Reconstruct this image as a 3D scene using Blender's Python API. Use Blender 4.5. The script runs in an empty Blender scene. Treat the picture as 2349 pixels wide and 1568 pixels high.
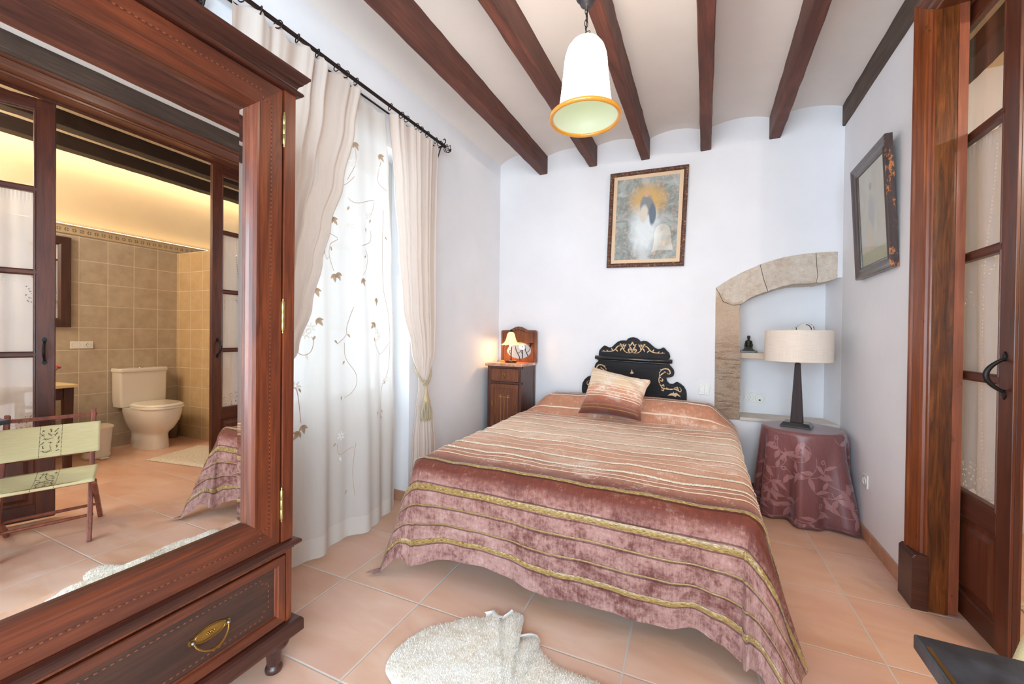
import bpy, bmesh, math, random
import numpy as np
from mathutils import Vector, Matrix
from mathutils.geometry import tessellate_polygon
sin, cos, pi, rad = math.sin, math.cos, math.pi, math.radians
C = bpy.context.scene.collection
random.seed(4)
sc = bpy.context.scene

# ------------------------------------------------------------------ camera
YAW, PITCH, ROLL, EYE = rad(25.7), -0.0078, -0.0116, 1.22
cam = bpy.data.cameras.new('camera'); co = bpy.data.objects.new('camera', cam); C.objects.link(co)
Rz = Matrix.Rotation(YAW, 3, 'Z'); Rx = Matrix.Rotation(PITCH, 3, 'X'); Ry = Matrix.Rotation(ROLL, 3, 'Y')
R = Rz @ Rx @ Ry
right, fwd, up = R.col[0], R.col[1], R.col[2]
M4 = Matrix.Identity(4)
for i in range(3):
    M4[i][0], M4[i][1], M4[i][2] = right[i], up[i], -fwd[i]
M4[2][3] = EYE
co.matrix_world = M4
cam.sensor_width = 36.0; cam.lens = 919.0/2349*36; cam.shift_y = -4.0/2349; cam.clip_start = 0.02
sc.camera = co

# ------------------------------------------------------------------ world, exposure, daylight
w = bpy.data.worlds.new('sky'); sc.world = w; w.use_nodes = True
bg = w.node_tree.nodes['Background']; bg.inputs[0].default_value = (0.80, 0.90, 1.0, 1); bg.inputs[1].default_value = 1.2
sc.view_settings.view_transform = 'Standard'; sc.view_settings.look = 'None'
sc.view_settings.exposure = 0.06; sc.view_settings.gamma = 1.0
sc.cycles.use_denoising = True
sc.cycles.max_bounces = 9; sc.cycles.diffuse_bounces = 5; sc.cycles.glossy_bounces = 5; sc.cycles.transmission_bounces = 6
sc.cycles.transparent_max_bounces = 12; sc.cycles.sample_clamp_indirect = 6.0
sc.cycles.caustics_reflective = False; sc.cycles.caustics_refractive = False

def area(name, loc, rot, sx, sy, power, col, spread=None):
    l = bpy.data.lights.new(name, 'AREA'); l.shape = 'RECTANGLE'; l.size = sx; l.size_y = sy; l.energy = power; l.color = col
    if spread: l.spread = spread
    o = bpy.data.objects.new(name, l); C.objects.link(o); o.location = loc; o.rotation_euler = rot
    return o
DAY = (0.69, 0.86, 1.0)
area('daylight_left_window', (-2.62, 1.75, 1.35), (0, rad(-90), 0), 2.0, 1.1, 48, DAY)
area('daylight_rear_window', (-0.50, -2.42, 1.40), (rad(102), 0, rad(6)), 2.6, 2.4, 215, DAY)
area('fill_light_right', (1.22, -1.42, 1.45), (0, rad(84), rad(-14)), 2.0, 1.3, 215, DAY)  # added fill light behind the camera, brightens the left side of the room
# bathroom cove strips (warm) and the bathroom's recessed lamp
area('cove_strip_upper', (2.64, 1.7, 2.985), (0, rad(-72), 0), 0.04, 4.2, 9, (1.0, 0.80, 0.58))
area('cove_strip_tile', (2.79, 1.9, 2.27), (0, rad(160), 0), 0.02, 4.2, 3, (1.0, 0.70, 0.40))
for _i, (_x, _y) in enumerate(((1.85, .15), (2.2, .55))):      # the bathroom's small ceiling bulbs, up between the beams
    _l = bpy.data.lights.new('bathroom_bulb', 'POINT'); _l.energy = 44; _l.color = (1.0, .91, .80); _l.shadow_soft_size = .035
    _o = bpy.data.objects.new('bathroom_bulb', _l); C.objects.link(_o); _o.location = (_x, _y, 2.55)

# ------------------------------------------------------------------ mesh helper
class MB:
    def __init__(s): s.v = []; s.f = []; s.sm = []; s.uv = []; s.mi = []
    def add(s, vs, fs, smooth=False, uvs=None, mi=0):
        b = len(s.v); s.v += [tuple(p) for p in vs]
        for k, f in enumerate(fs):
            s.f.append(tuple(b+i for i in f)); s.sm.append(smooth); s.mi.append(mi)
            s.uv.append([uvs[i] for i in f] if uvs else None)
        return s
    def box(s, x0, x1, y0, y1, z0, z1, mi=0):
        return s.add([(x0,y0,z0),(x1,y0,z0),(x1,y1,z0),(x0,y1,z0),(x0,y0,z1),(x1,y0,z1),(x1,y1,z1),(x0,y1,z1)],
                     [(0,3,2,1),(4,5,6,7),(0,1,5,4),(1,2,6,5),(2,3,7,6),(3,0,4,7)], mi=mi)
    def bar(s, a, b, w, d, upv=(0,0,1), w2=None, d2=None):
        a, b = Vector(a), Vector(b); t = (b-a).normalized(); n = t.cross(Vector(upv))
        if n.length < 1e-4: n = t.cross(Vector((1,0,0)))
        n.normalize(); m = t.cross(n)
        w2 = w2 or w; d2 = d2 or d
        vs = []
        for p, ww, dd in ((a,w,d),(b,w2,d2)):
            for sx, sy in ((-1,-1),(1,-1),(1,1),(-1,1)): vs.append(p+n*(sx*ww/2)+m*(sy*dd/2))
        return s.add(vs, [(0,1,2,3),(7,6,5,4),(0,4,5,1),(1,5,6,2),(2,6,7,3),(3,7,4,0)])
    def prism(s, pts, d0, d1, axis='y', holes=(), smooth=False):
        loops = [list(pts)] + [list(h) for h in holes]
        flat = [p for l in loops for p in l]
        tris = tessellate_polygon([[Vector((p[0], p[1], 0)) for p in l] for l in loops])
        def mk(p, d):
            return {'y': (p[0], d, p[1]), 'x': (d, p[0], p[1]), 'z': (p[0], p[1], d)}[axis]
        n = len(flat)
        vs = [mk(p, d0) for p in flat] + [mk(p, d1) for p in flat]
        fs = [tuple(t) for t in tris] + [tuple(n+i for i in reversed(t)) for t in tris]
        s.add(vs, fs)
        b = len(s.v)-2*n; k = 0
        for l in loops:
            m = len(l)
            for i in range(m):
                j = (i+1) % m
                s.f.append((b+k+i, b+k+j, b+n+k+j, b+n+k+i)); s.sm.append(smooth); s.uv.append(None); s.mi.append(0)
            k += m
        return s
    def lathe(s, prof, seg=24, c=(0,0,0), smooth=True, sx=1.0, sy=1.0, cap=True):
        vs = []; fs = []; n = len(prof)
        for r, z in prof:
            for k in range(seg):
                a = 2*pi*k/seg; vs.append((c[0]+r*sx*cos(a), c[1]+r*sy*sin(a), c[2]+z))
        for i in range(n-1):
            for k in range(seg):
                k2 = (k+1) % seg; fs.append((i*seg+k, i*seg+k2, (i+1)*seg+k2, (i+1)*seg+k))
        s.add(vs, fs, smooth)
        if cap:
            if prof[0][0] > 1e-5: s.add(vs[:seg], [tuple(reversed(range(seg)))])
            if prof[-1][0] > 1e-5: s.add(vs[-seg:], [tuple(range(seg))])
        return s
    def tube(s, pts, r, seg=8, closed=False, flat=1.0, upv=None):
        pts = [Vector(p) for p in pts]; n = len(pts); vs = []; fs = []
        rs = r if isinstance(r, (list, tuple)) else [r]*n
        nrm = None
        for i in range(n):
            a = pts[i-1] if (i > 0 or closed) else pts[i]; b = pts[(i+1) % n] if (i < n-1 or closed) else pts[i]
            t = (b-a)
            t = t.normalized() if t.length > 1e-9 else Vector((0,0,1))
            if upv is not None: nrm = t.cross(Vector(upv)); 
            elif nrm is None: nrm = t.cross(Vector((0,0,1))) if abs(t.z) < .9 else t.cross(Vector((1,0,0)))
            else: nrm = nrm - t*nrm.dot(t)
            if nrm.length < 1e-6: nrm = t.cross(Vector((0,1,0.01)))
            nrm.normalize(); m = t.cross(nrm)
            for k in range(seg):
                an = 2*pi*k/seg; vs.append(pts[i] + nrm*(rs[i]*cos(an)) + m*(rs[i]*flat*sin(an)))
        for i in range(n if closed else n-1):
            for k in range(seg):
                k2 = (k+1) % seg; i2 = (i+1) % n
                fs.append((i*seg+k, i*seg+k2, i2*seg+k2, i2*seg+k))
        s.add(vs, fs, True)
        if not closed:
            s.add(vs[:seg], [tuple(reversed(range(seg)))]); s.add(vs[-seg:], [tuple(range(seg))])
        return s
    def grid(s, fn, nu, nv, closedu=False, uvfn=None, smooth=True):
        vs = []; uv = []
        for j in range(nv+1):
            for i in range(nu + (0 if closedu else 1)):
                vs.append(fn(i/nu, j/nv)); uv.append(uvfn(i/nu, j/nv) if uvfn else (i/nu, j/nv))
        W_ = nu if closedu else nu+1; fs = []
        for j in range(nv):
            for i in range(nu):
                i2 = (i+1) % W_ if closedu else i+1
                fs.append((j*W_+i, j*W_+i2, (j+1)*W_+i2, (j+1)*W_+i))
        return s.add(vs, fs, smooth, uv)
    def ring(s, x0, x1, z0, z1, prof, closed=True, two=False):
        # mitred frame in the xz plane; prof = (inset, y)
        n = len(prof); vs = []
        for o, y in prof: vs += [(x0+o,y,z0+o),(x1-o,y,z0+o),(x1-o,y,z1-o),(x0+o,y,z1-o)]
        fs = []
        for i in range(n-1):
            for k in range(4):
                k2 = (k+1) % 4; fs.append((i*4+k, i*4+k2, (i+1)*4+k2, (i+1)*4+k))
        s.add(vs, fs)
        if two:
            for q in range(len(fs)): s.mi[-len(fs)+q] = q % 2
        return s
    def mould(s, prof, x0, x1, y0, y1):
        # moulding running round left side, front and right side; prof = (out, z)
        n = len(prof); vs = []
        for o, z in prof: vs += [(x0-o,y1,z),(x0-o,y0-o,z),(x1+o,y0-o,z),(x1+o,y1,z)]
        fs = []
        for i in range(n-1):
            for k in range(3): fs.append((i*4+k, i*4+k+1, (i+1)*4+k+1, (i+1)*4+k))
        fs.append((0,1,2,3)); b = (n-1)*4; fs.append((b+3,b+2,b+1,b))
        return s.add(vs, fs)
    def ball(s, c, r, seg=12, rings=8, sc3=(1,1,1)):
        prof = [(max(1e-4, sin(pi*i/rings))*r, -cos(pi*i/rings)*r*sc3[2]) for i in range(rings+1)]
        return s.lathe(prof, seg, c, True, sc3[0], sc3[1], cap=False)
    def obj(s, name, mat, parent=None, bevel=0, fix=True, mods=None):
        me = bpy.data.meshes.new(name); me.from_pydata(s.v, [], s.f); me.update()
        me.polygons.foreach_set('use_smooth', s.sm); me.polygons.foreach_set('material_index', s.mi)
        if any(u for u in s.uv):
            ul = me.uv_layers.new(name='UVMap'); dat = []
            for f, u in zip(s.f, s.uv):
                for k in range(len(f)): dat += list(u[k]) if u else [0, 0]
            ul.data.foreach_set('uv', dat)
        if fix:
            bm = bmesh.new(); bm.from_mesh(me); bmesh.ops.recalc_face_normals(bm, faces=bm.faces); bm.to_mesh(me); bm.free()
        o = bpy.data.objects.new(name, me); C.objects.link(o)
        for m in (mat if isinstance(mat, (list, tuple)) else [mat]): me.materials.append(m)
        if parent: o.parent = parent
        if bevel:
            b = o.modifiers.new('bevel', 'BEVEL'); b.width = bevel; b.segments = 2; b.limit_method = 'ANGLE'; b.angle_limit = rad(40)
        return o

def tag(o, label=None, cat=None, group=None, kind=None):
    if label: o['label'] = label
    if cat: o['category'] = cat
    if group: o['group'] = group
    if kind: o['kind'] = kind
    return o
def thing(name, loc=(0,0,0), rz=0, label=None, cat=None, group=None, kind=None):
    o = bpy.data.objects.new(name, None); C.objects.link(o); o.location = loc; o.rotation_euler = (0,0,rz); o.empty_display_size = .1
    return tag(o, label, cat, group, kind)
def copy_tree(o, parent=None):
    c = o.copy(); C.objects.link(c); c.parent = parent
    for ch in list(o.children): copy_tree(ch, c)
    return c

# ------------------------------------------------------------------ materials
def lin(c):
    return tuple(((x/255)/12.92 if x/255 <= .04045 else ((x/255+.055)/1.055)**2.4) for x in c)
class NT:
    def __init__(s, name):
        s.m = bpy.data.materials.new(name); s.m.use_nodes = True; s.t = s.m.node_tree; s.n = s.t.nodes
        s.b = s.n['Principled BSDF']; s.out = s.n['Material Output']; s._tc = None
    def new(s, t, **k):
        n = s.n.new(t)
        for a, v in k.items(): setattr(n, a, v)
        return n
    def link(s, a, b): s.t.links.new(a, b); return s
    def set(s, **k):
        for a, v in k.items():
            i = s.b.inputs[a.replace('_', ' ')]
            if hasattr(v, 'is_linked') or isinstance(v, bpy.types.NodeSocket): s.link(v, i)
            else: i.default_value = v if not (isinstance(v, tuple) and len(v) == 3) else (*v, 1)
        return s
    def tc(s, which='Object'):
        if not s._tc: s._tc = s.new('ShaderNodeTexCoord')
        return s._tc.outputs[which]
    def map(s, vec, scale=(1,1,1), rot=(0,0,0), loc=(0,0,0)):
        m = s.new('ShaderNodeMapping'); s.link(vec, m.inputs[0]); m.inputs['Scale'].default_value = scale
        m.inputs['Rotation'].default_value = rot; m.inputs['Location'].default_value = loc; return m.outputs[0]
    def noise(s, vec, scale, detail=4, rough=.55, dist=0.0, col=False):
        n = s.new('ShaderNodeTexNoise'); s.link(vec, n.inputs['Vector']); n.inputs['Scale'].default_value = scale
        n.inputs['Detail'].default_value = detail; n.inputs['Roughness'].default_value = rough; n.inputs['Distortion'].default_value = dist
        return n.outputs['Color' if col else 'Fac']
    def ramp(s, fac, stops, interp='LINEAR'):
        r = s.new('ShaderNodeValToRGB'); s.link(fac, r.inputs[0]); cr = r.color_ramp; cr.interpolation = interp
        while len(cr.elements) < len(stops): cr.elements.new(0.5)
        for e, (p, c) in zip(cr.elements, stops):
            e.position = p; e.color = (*c, 1) if isinstance(c, tuple) else (c, c, c, 1)
        return r.outputs[0]
    def math(s, op, a, b=None, c=None, clamp=False):
        n = s.new('ShaderNodeMath', operation=op, use_clamp=clamp)
        for k, x in enumerate((a, b, c)):
            if x is None: continue
            if isinstance(x, (int, float)): n.inputs[k].default_value = x
            else: s.link(x, n.inputs[k])
        return n.outputs[0]
    def mix(s, fac, a, b, blend='MIX'):
        n = s.new('ShaderNodeMix', data_type='RGBA', blend_type=blend)
        for i, x in ((0, fac), (6, a), (7, b)):
            if isinstance(x, bpy.types.NodeSocket): s.link(x, n.inputs[i])
            elif isinstance(x, tuple): n.inputs[i].default_value = (*x[:3], 1)
            else: n.inputs[i].default_value = x
        return n.outputs[2]
    def bump(s, h, strength=.2, dist=.01, prev=None):
        n = s.new('ShaderNodeBump'); s.link(h, n.inputs['Height']); n.inputs['Strength'].default_value = strength
        n.inputs['Distance'].default_value = dist
        if prev is not None: s.link(prev, n.inputs['Normal'])
        s.link(n.outputs[0], s.b.inputs['Normal']); return n.outputs[0]
    def sep(s, vec):
        n = s.new('ShaderNodeSeparateXYZ'); s.link(vec, n.inputs[0]); return n.outputs

def plain(name, c, rough=.5, metal=0.0, coat=0.0, bump=None, var=0.0):
    t = NT(name); t.set(Base_Color=lin(c), Roughness=rough, Metallic=metal, Coat_Weight=coat)
    if var:
        f = t.noise(t.tc(), 9, 5); d = lin(tuple(x*(1-var) for x in c))
        t.set(Base_Color=t.ramp(f, [(.3, d), (.7, lin(c))]))
    if bump: t.bump(t.noise(t.tc(), bump[0], 4), bump[1], .004)
    return t.m
def wood(name, dark, mid, light, axis='z', rough=.33, coat=.25, fig=1.0, spots=0.0, gs=1.0):
    t = NT(name); v = t.tc()
    sc_ = {'x': (1.2,14,14), 'y': (14,1.2,14), 'z': (14,14,1.2)}[axis]
    sc_ = tuple(q*gs for q in sc_)
    n1 = t.noise(t.map(v, sc_), 1.6*fig, 6, .6, 1.3)
    fine = {'x': (6,220,220), 'y': (220,6,220), 'z': (220,220,6)}[axis]
    n2 = t.noise(t.map(v, fine), 1.0, 3, .6)
    n3 = t.noise(v, 2.2, 2)
    a = t.ramp(n1, [(.28, lin(dark)), (.5, lin(mid)), (.72, lin(light))])
    a = t.mix(t.ramp(n2, [(.35, .55), (.6, 0.0)]), a, lin(dark))
    a = t.mix(t.ramp(n3, [(.4, .35), (.7, 0.0)]), a, lin(dark))
    if spots:
        n4 = t.noise(t.map(v, (1,1,.6)), 26, 2); a = t.mix(t.ramp(n4, [(.70, 0.0), (.76, spots)]), a, lin((30,16,12)))
    t.set(Base_Color=a, Roughness=rough, Coat_Weight=coat, Coat_Roughness=.18)
    t.bump(n2, .12, .002)
    return t.m
wd = dict(
    ward=wood('mahogany_upright', (68,28,14), (116,52,24), (146,72,32), 'z', .36, .15),
    wardx=wood('mahogany_across', (62,26,15), (104,47,24), (130,62,32), 'x', .36, .15),
    wdark=wood('mahogany_drawer', (42,24,18), (66,38,28), (86,50,34), 'x', .4, .1, 1.4),
    wtrim=wood('mahogany_trim', (44,22,16), (72,35,26), (96,48,34), 'x', .34, .15),
    beam=wood('beam_wood', (62,32,24), (104,56,42), (134,76,56), 'y', .6, .0, 1.0, .25, .6),
    beamg=wood('beam_weathered', (62,50,44), (92,76,66), (118,98,84), 'y', .75, .0, 1.0, .2, .6),
    door=wood('door_wood', (62,27,15), (98,46,24), (126,62,32), 'z', .38, .15, 1.0, .5),
    doorx=wood('door_wood_across', (56,25,15), (90,42,24), (116,56,30), 'x', .38, .15),
    casing=wood('casing_wood', (94,42,16), (136,66,26), (164,88,34), 'z', .36, .15, .8, .7),
    casingx=wood('casing_wood_head', (76,38,22), (112,60,36), (138,78,46), 'y', .35, .3),
    burl=wood('jamb_burl', (56,26,11), (112,58,20), (150,84,30), 'z', .34, .15, 3.0, .4, .7),
    strip=wood('jamb_strip', (118,60,38), (146,78,50), (164,94,62), 'z', .45, .1, 1.0, .4),
    night=wood('nightstand_wood', (60,32,26), (92,52,38), (118,70,46), 'z', .4, .2),
    nightx=wood('nightstand_figured', (84,42,26), (126,70,40), (160,96,54), 'z', .35, .3, 2.4),
    chair=wood('chair_wood', (92,42,30), (150,80,58), (182,104,76), 'z', .45, .1, 1.0, .3),
    bbeam=wood('bathroom_beam_wood', (30,20,17), (46,31,26), (60,42,34), 'y', .7, .0),
    bath=wood('bathroom_wood', (52,28,20), (78,42,30), (98,56,40), 'z', .45, .1),
    lamp=wood('lamp_wood', (40,26,26), (56,36,34), (74,48,44), 'z', .65, .0),
)
brass = plain('brass', (176,136,70), .32, .9, var=.25)
oldbrass = plain('hinge_brass', (196,172,110), .35, .85, var=.2)
iron = plain('wrought_iron', (52,38,34), .5, .6, var=.3)
blackiron = plain('black_iron', (44,42,42), .42, .7, var=.2)
cream_pl = plain('white_plastic', (236,236,230), .35)
dark_gap = plain('dark_socket', (30,28,28), .6)

def wall_mat(name, c, bump=.12):
    t = NT(name); n = t.noise(t.tc(), 3.0, 6, .6); n2 = t.noise(t.tc(), 60, 3)
    t.set(Base_Color=t.ramp(n, [(.3, lin(tuple(x-5 for x in c))), (.7, lin(c))]), Roughness=.85)
    b = t.bump(n, bump, .03); t.bump(n2, .05, .003, b); return t.m
m_wall = wall_mat('white_plaster', (238,238,241))
m_ceil = wall_mat('ceiling_plaster', (236,229,222))
m_cream = wall_mat('bathroom_cream_plaster', (238,218,180))

def tile_floor():
    t = NT('terracotta_tile'); pos = t.new('ShaderNodeNewGeometry').outputs['Position']
    a = rad(1.889); cell = .4525
    v = t.map(pos, (1,1,1), (0,0,0), (1.6109,-1.4441,0))
    v = t.map(v, (1/cell,1/cell,1), (0,0,-a))
    x, y, _ = t.sep(v)
    def edge(q):
        f = t.math('FRACT', q); return t.math('MINIMUM', f, t.math('SUBTRACT', 1.0, f))
    wob = t.noise(pos, 14, 2)
    e = t.math('MINIMUM', edge(x), edge(y))
    e2 = t.math('ADD', e, t.math('MULTIPLY', t.math('SUBTRACT', wob, .5), .004))
    grout = t.ramp(e2, [(.0065, 1.0), (.0092, 0.0)])
    cx = t.math('FLOOR', x); cy = t.math('FLOOR', y)
    cmb = t.new('ShaderNodeCombineXYZ'); t.link(cx, cmb.inputs[0]); t.link(cy, cmb.inputs[1])
    wn = t.new('ShaderNodeTexWhiteNoise', noise_dimensions='3D'); t.link(cmb.outputs[0], wn.inputs[0])
    off = t.new('ShaderNodeVectorMath', operation='MULTIPLY_ADD'); t.link(wn.outputs['Color'], off.inputs[0]); off.inputs[1].default_value = (30,30,30); t.link(pos, off.inputs[2])
    n = t.noise(t.map(off.outputs[0], (1.0,3.2,1), (0,0,.5)), 1.8, 5, .55, .6)
    n2 = t.noise(off.outputs[0], 2.6, 4)
    c = t.ramp(n, [(.3, lin((212,164,136))), (.5, lin((224,184,158))), (.7, lin((232,200,180)))])
    c = t.mix(t.ramp(n2, [(.45, 0.0), (.72, .6)]), c, lin((226,184,170)))
    c = t.mix(t.math('MULTIPLY', wn.outputs['Value'], .22), c, lin((214,160,124)))
    c = t.mix(grout, c, lin((214,204,194)))
    fine = t.noise(pos, 140, 2)
    t.set(Base_Color=c, Roughness=t.math('ADD', .34, t.math('MULTIPLY', n, .22)), Specular_IOR_Level=.4)
    h = t.math('SUBTRACT', t.math('MULTIPLY', fine, .08), grout); t.bump(h, .35, .004)
    return t.m
m_floor = tile_floor()

def bath_tile(name, axis, oy, oz, cw, ch, c1, c2, zlim=None):
    t = NT(name); pos = t.new('ShaderNodeNewGeometry').outputs['Position']; x, y, z = t.sep(pos)
    a = y if axis == 'y' else x
    qa = t.math('DIVIDE', t.math('SUBTRACT', a, oy), cw); qz = t.math('DIVIDE', t.math('SUBTRACT', z, oz), ch)
    def edge(q):
        f = t.math('FRACT', q); return t.math('MINIMUM', f, t.math('SUBTRACT', 1.0, f))
    e = t.math('MINIMUM', edge(qa), edge(qz)); g = t.ramp(e, [(.008, 1.0), (.018, 0.0)])
    cmb = t.new('ShaderNodeCombineXYZ'); t.link(t.math('FLOOR', qa), cmb.inputs[0]); t.link(t.math('FLOOR', qz), cmb.inputs[1])
    wn = t.new('ShaderNodeTexWhiteNoise', noise_dimensions='3D'); t.link(cmb.outputs[0], wn.inputs[0])
    n = t.noise(pos, 9, 6, .65)
    c = t.ramp(n, [(.3, lin(c1)), (.7, lin(c2))]); c = t.mix(t.math('MULTIPLY', wn.outputs['Value'], .3), c, lin(c1))
    c = t.mix(g, c, lin((222,210,188)))
    t.set(Base_Color=c, Roughness=.45); t.bump(t.math('SUBTRACT', t.math('MULTIPLY', n, .3), g), .3, .004)
    return t.m
m_tile1 = bath_tile('grey_brown_wall_tile', 'y', 1.974, 1.041, .2185, .2250, (174,158,136), (198,184,162))
m_tile2 = bath_tile('sand_wall_tile', 'x', 2.336, 1.041, .2185, .2240, (190,162,120), (208,182,140))

def mirror_mat():
    t = NT('mirror_glass'); t.set(Base_Color=(.90,.90,.885), Metallic=1.0, Roughness=.0)
    return t.m
m_mirror = mirror_mat()
def glass_mat(name='window_glass', tint=(1,1,1), gloss=.08, rough=.0):
    t = NT(name); t.n.remove(t.b)
    tr = t.new('ShaderNodeBsdfTransparent'); tr.inputs[0].default_value = (*tint, 1)
    gl = t.new('ShaderNodeBsdfGlossy'); gl.inputs['Roughness'].default_value = rough
    lw = t.new('ShaderNodeLayerWeight'); lw.inputs[0].default_value = .5; fr = t.new('ShaderNodeMath', operation='POWER'); t.link(lw.outputs['Facing'], fr.inputs[0]); fr.inputs[1].default_value = 5.0
    mx = t.new('ShaderNodeMixShader'); t.link(t.math('ADD', fr.outputs[0], gloss*.5, clamp=True), mx.inputs[0]); t.link(tr.outputs[0], mx.inputs[1]); t.link(gl.outputs[0], mx.inputs[2])
    t.link(mx.outputs[0], t.out.inputs[0]); return t.m
m_glass = glass_mat()
m_picglass = glass_mat('picture_glass', (1,1,1), .05)

def fabric(name, c, c2, trans=.3, weave=900, rough=.9, alpha=1.0, bumpn=None):
    """woven cloth: diffuse + translucent (+ see-through for sheers)"""
    t = NT(name); t.n.remove(t.b); v = t.tc()
    n = t.noise(t.map(v, (40,40,2.5)), 3, 3); n2 = t.noise(t.map(v, (2,2,160)), 2, 2)
    col = t.mix(n, lin(c), lin(c2)); col = t.mix(t.math('MULTIPLY', n2, .3), col, lin(c2))
    d = t.new('ShaderNodeBsdfDiffuse'); tl = t.new('ShaderNodeBsdfTranslucent'); t.link(col, d.inputs[0]); t.link(col, tl.inputs[0])
    b = t.new('ShaderNodeBump'); t.link(t.noise(v, 260, 2), b.inputs['Height']); b.inputs['Strength'].default_value = .15; b.inputs['Distance'].default_value = .002
    t.link(b.outputs[0], d.inputs['Normal'])
    mx = t.new('ShaderNodeMixShader'); mx.inputs[0].default_value = trans; t.link(d.outputs[0], mx.inputs[1]); t.link(tl.outputs[0], mx.inputs[2])
    last = mx.outputs[0]
    if alpha < 1.0:
        tr = t.new('ShaderNodeBsdfTransparent'); m2 = t.new('ShaderNodeMixShader')
        a = t.math('ADD', alpha, t.math('MULTIPLY', t.math('SUBTRACT', n, .5), .14))
        t.link(a, m2.inputs[0]); t.link(tr.outputs[0], m2.inputs[1]); t.link(last, m2.inputs[2]); last = m2.outputs[0]
    t.link(last, t.out.inputs[0]); return t.m
m_curtain = fabric('cream_curtain_cloth', (236,224,214), (226,210,198), .25)
m_sheer = fabric('sheer_voile', (236,232,227), (228,220,212), .34, alpha=.89)
m_hem = fabric('sheer_hem', (240,237,232), (232,226,218), .35, alpha=.93)
m_canvas = fabric('chair_canvas', (228,216,164), (216,202,148), .1)
m_lace = None
def lace_mat():
    t = NT('white_lace'); t.n.remove(t.b); v = t.tc('UV'); x, y, _ = t.sep(v)
    col = lin((240,240,238))
    d = t.new('ShaderNodeBsdfDiffuse'); tl = t.new('ShaderNodeBsdfTranslucent'); d.inputs[0].default_value = (*col,1); tl.inputs[0].default_value = (*col,1)
    mx = t.new('ShaderNodeMixShader'); mx.inputs[0].default_value = .4; t.link(d.outputs[0], mx.inputs[1]); t.link(tl.outputs[0], mx.inputs[2])
    vo = t.new('ShaderNodeTexVoronoi'); vo.inputs['Scale'].default_value = 75; t.link(v, vo.inputs['Vector'])
    holes = t.math('LESS_THAN', vo.outputs['Distance'], .30)
    low = t.math('LESS_THAN', y, .115)            # openwork band along the hem (uv in metres)
    st = t.math('LESS_THAN', t.math('ABSOLUTE', t.math('SUBTRACT', x, t.math('ADD', .21, t.math('MULTIPLY', t.math('SINE', t.math('MULTIPLY', y, 3.0)), .03)))), .0035)
    dots = t.math('MULTIPLY', st, t.math('GREATER_THAN', t.math('FRACT', t.math('MULTIPLY', y, 60)), .5))
    n = t.noise(v, 9, 3); motif = t.math('MULTIPLY', t.math('LESS_THAN', t.math('ABSOLUTE', t.math('SUBTRACT', y, .95)), .16), t.math('GREATER_THAN', n, .58))
    h = t.math('MULTIPLY', holes, t.math('MAXIMUM', low, motif)); h = t.math('MULTIPLY', t.math('MAXIMUM', h, dots), .75)
    tr = t.new('ShaderNodeBsdfTransparent'); m2 = t.new('ShaderNodeMixShader')
    t.link(t.math('SUBTRACT', .93, h, clamp=True), m2.inputs[0]); t.link(tr.outputs[0], m2.inputs[1]); t.link(mx.outputs[0], m2.inputs[2])
    t.link(m2.outputs[0], t.out.inputs[0]); return t.m
m_lace = lace_mat()
def emis(name, c, s):
    t = NT(name); t.set(Base_Color=c, Emission_Color=c, Emission_Strength=s, Roughness=.4); return t.m

# ================================================================== THE SETTING
def st(o): return tag(o, kind='structure')
st(MB().box(-2.8, 3.1, -2.6, 4.3, -.12, 0).obj('floor', m_floor))
# stone niche outline (x, z on the back wall) measured at the wall face
ARCH_O = [(.08,.57),(.078,1.0),(.077,1.25),(.076,1.648),(.16,1.706),(.256,1.762),(.391,1.822),(.47,1.846),(.549,1.866),(.63,1.877),(.715,1.884),(.80,1.884),(.879,1.881)]
ARCH_I = [(.262,.57),(.264,1.0),(.258,1.25),(.252,1.50),(.305,1.542),(.35,1.568),(.409,1.593),(.46,1.614),(.524,1.636),(.58,1.650),(.636,1.657),(.70,1.655),(.772,1.655),(.83,1.668),(.879,1.686)]
hole = ARCH_O + [(.879,1.69),(.909,1.69),(.909,.57)]
st(MB().prism([(-2.25,0),(3.1,0),(3.1,3.3),(-2.25,3.3)], 3.73, 3.98, 'y', holes=[hole]).obj('wall_back', m_wall))
st(MB().prism([(.9095,3.7305),(.98,3.7305),(.98,3.981),(.866,3.981)], .56, 1.70, 'z').obj('wall_niche_side', m_wall))
st(MB().box(-.2, 1.1, 3.981, 4.1, .3, 2.2).obj('wall_niche', m_wall))
# left wall with the recess of the french window
LO = (1.10, 2.32, 2.50)
st(MB().prism([(-2.4,-.05),(3.73,-.05),(3.73,3.3),(-2.4,3.3)], -1.95, -2.28, 'x', holes=[[(LO[0],-.02),(LO[1],-.02),(LO[1],LO[2]),(LO[0],LO[2])]]).obj('wall_left', m_wall))
DY0, DY1, DZ = .75, 2.45, 2.71
st(MB().prism([(-2.4,-.05),(3.73,-.05),(3.73,3.3),(-2.4,3.3)], .91, 1.005, 'x', holes=[[(DY0-.085,-.02),(DY1+.085,-.02),(DY1+.085,DZ+.085),(DY0-.085,DZ+.085)], [(-2.12,.35),(-.72,.35),(-.72,2.55),(-2.12,2.55)]]).obj('wall_right', m_wall))  # the rear hole is cut for the added fill window
st(MB().prism([(-1.95,0),(3.1,0),(3.1,3.3),(-1.95,3.3)], -2.2, -2.3, 'y', holes=[[(-1.80,.05),(.85,.05),(.85,2.6),(-1.80,2.6)]]).obj('wall_rear', m_wall))
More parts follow.
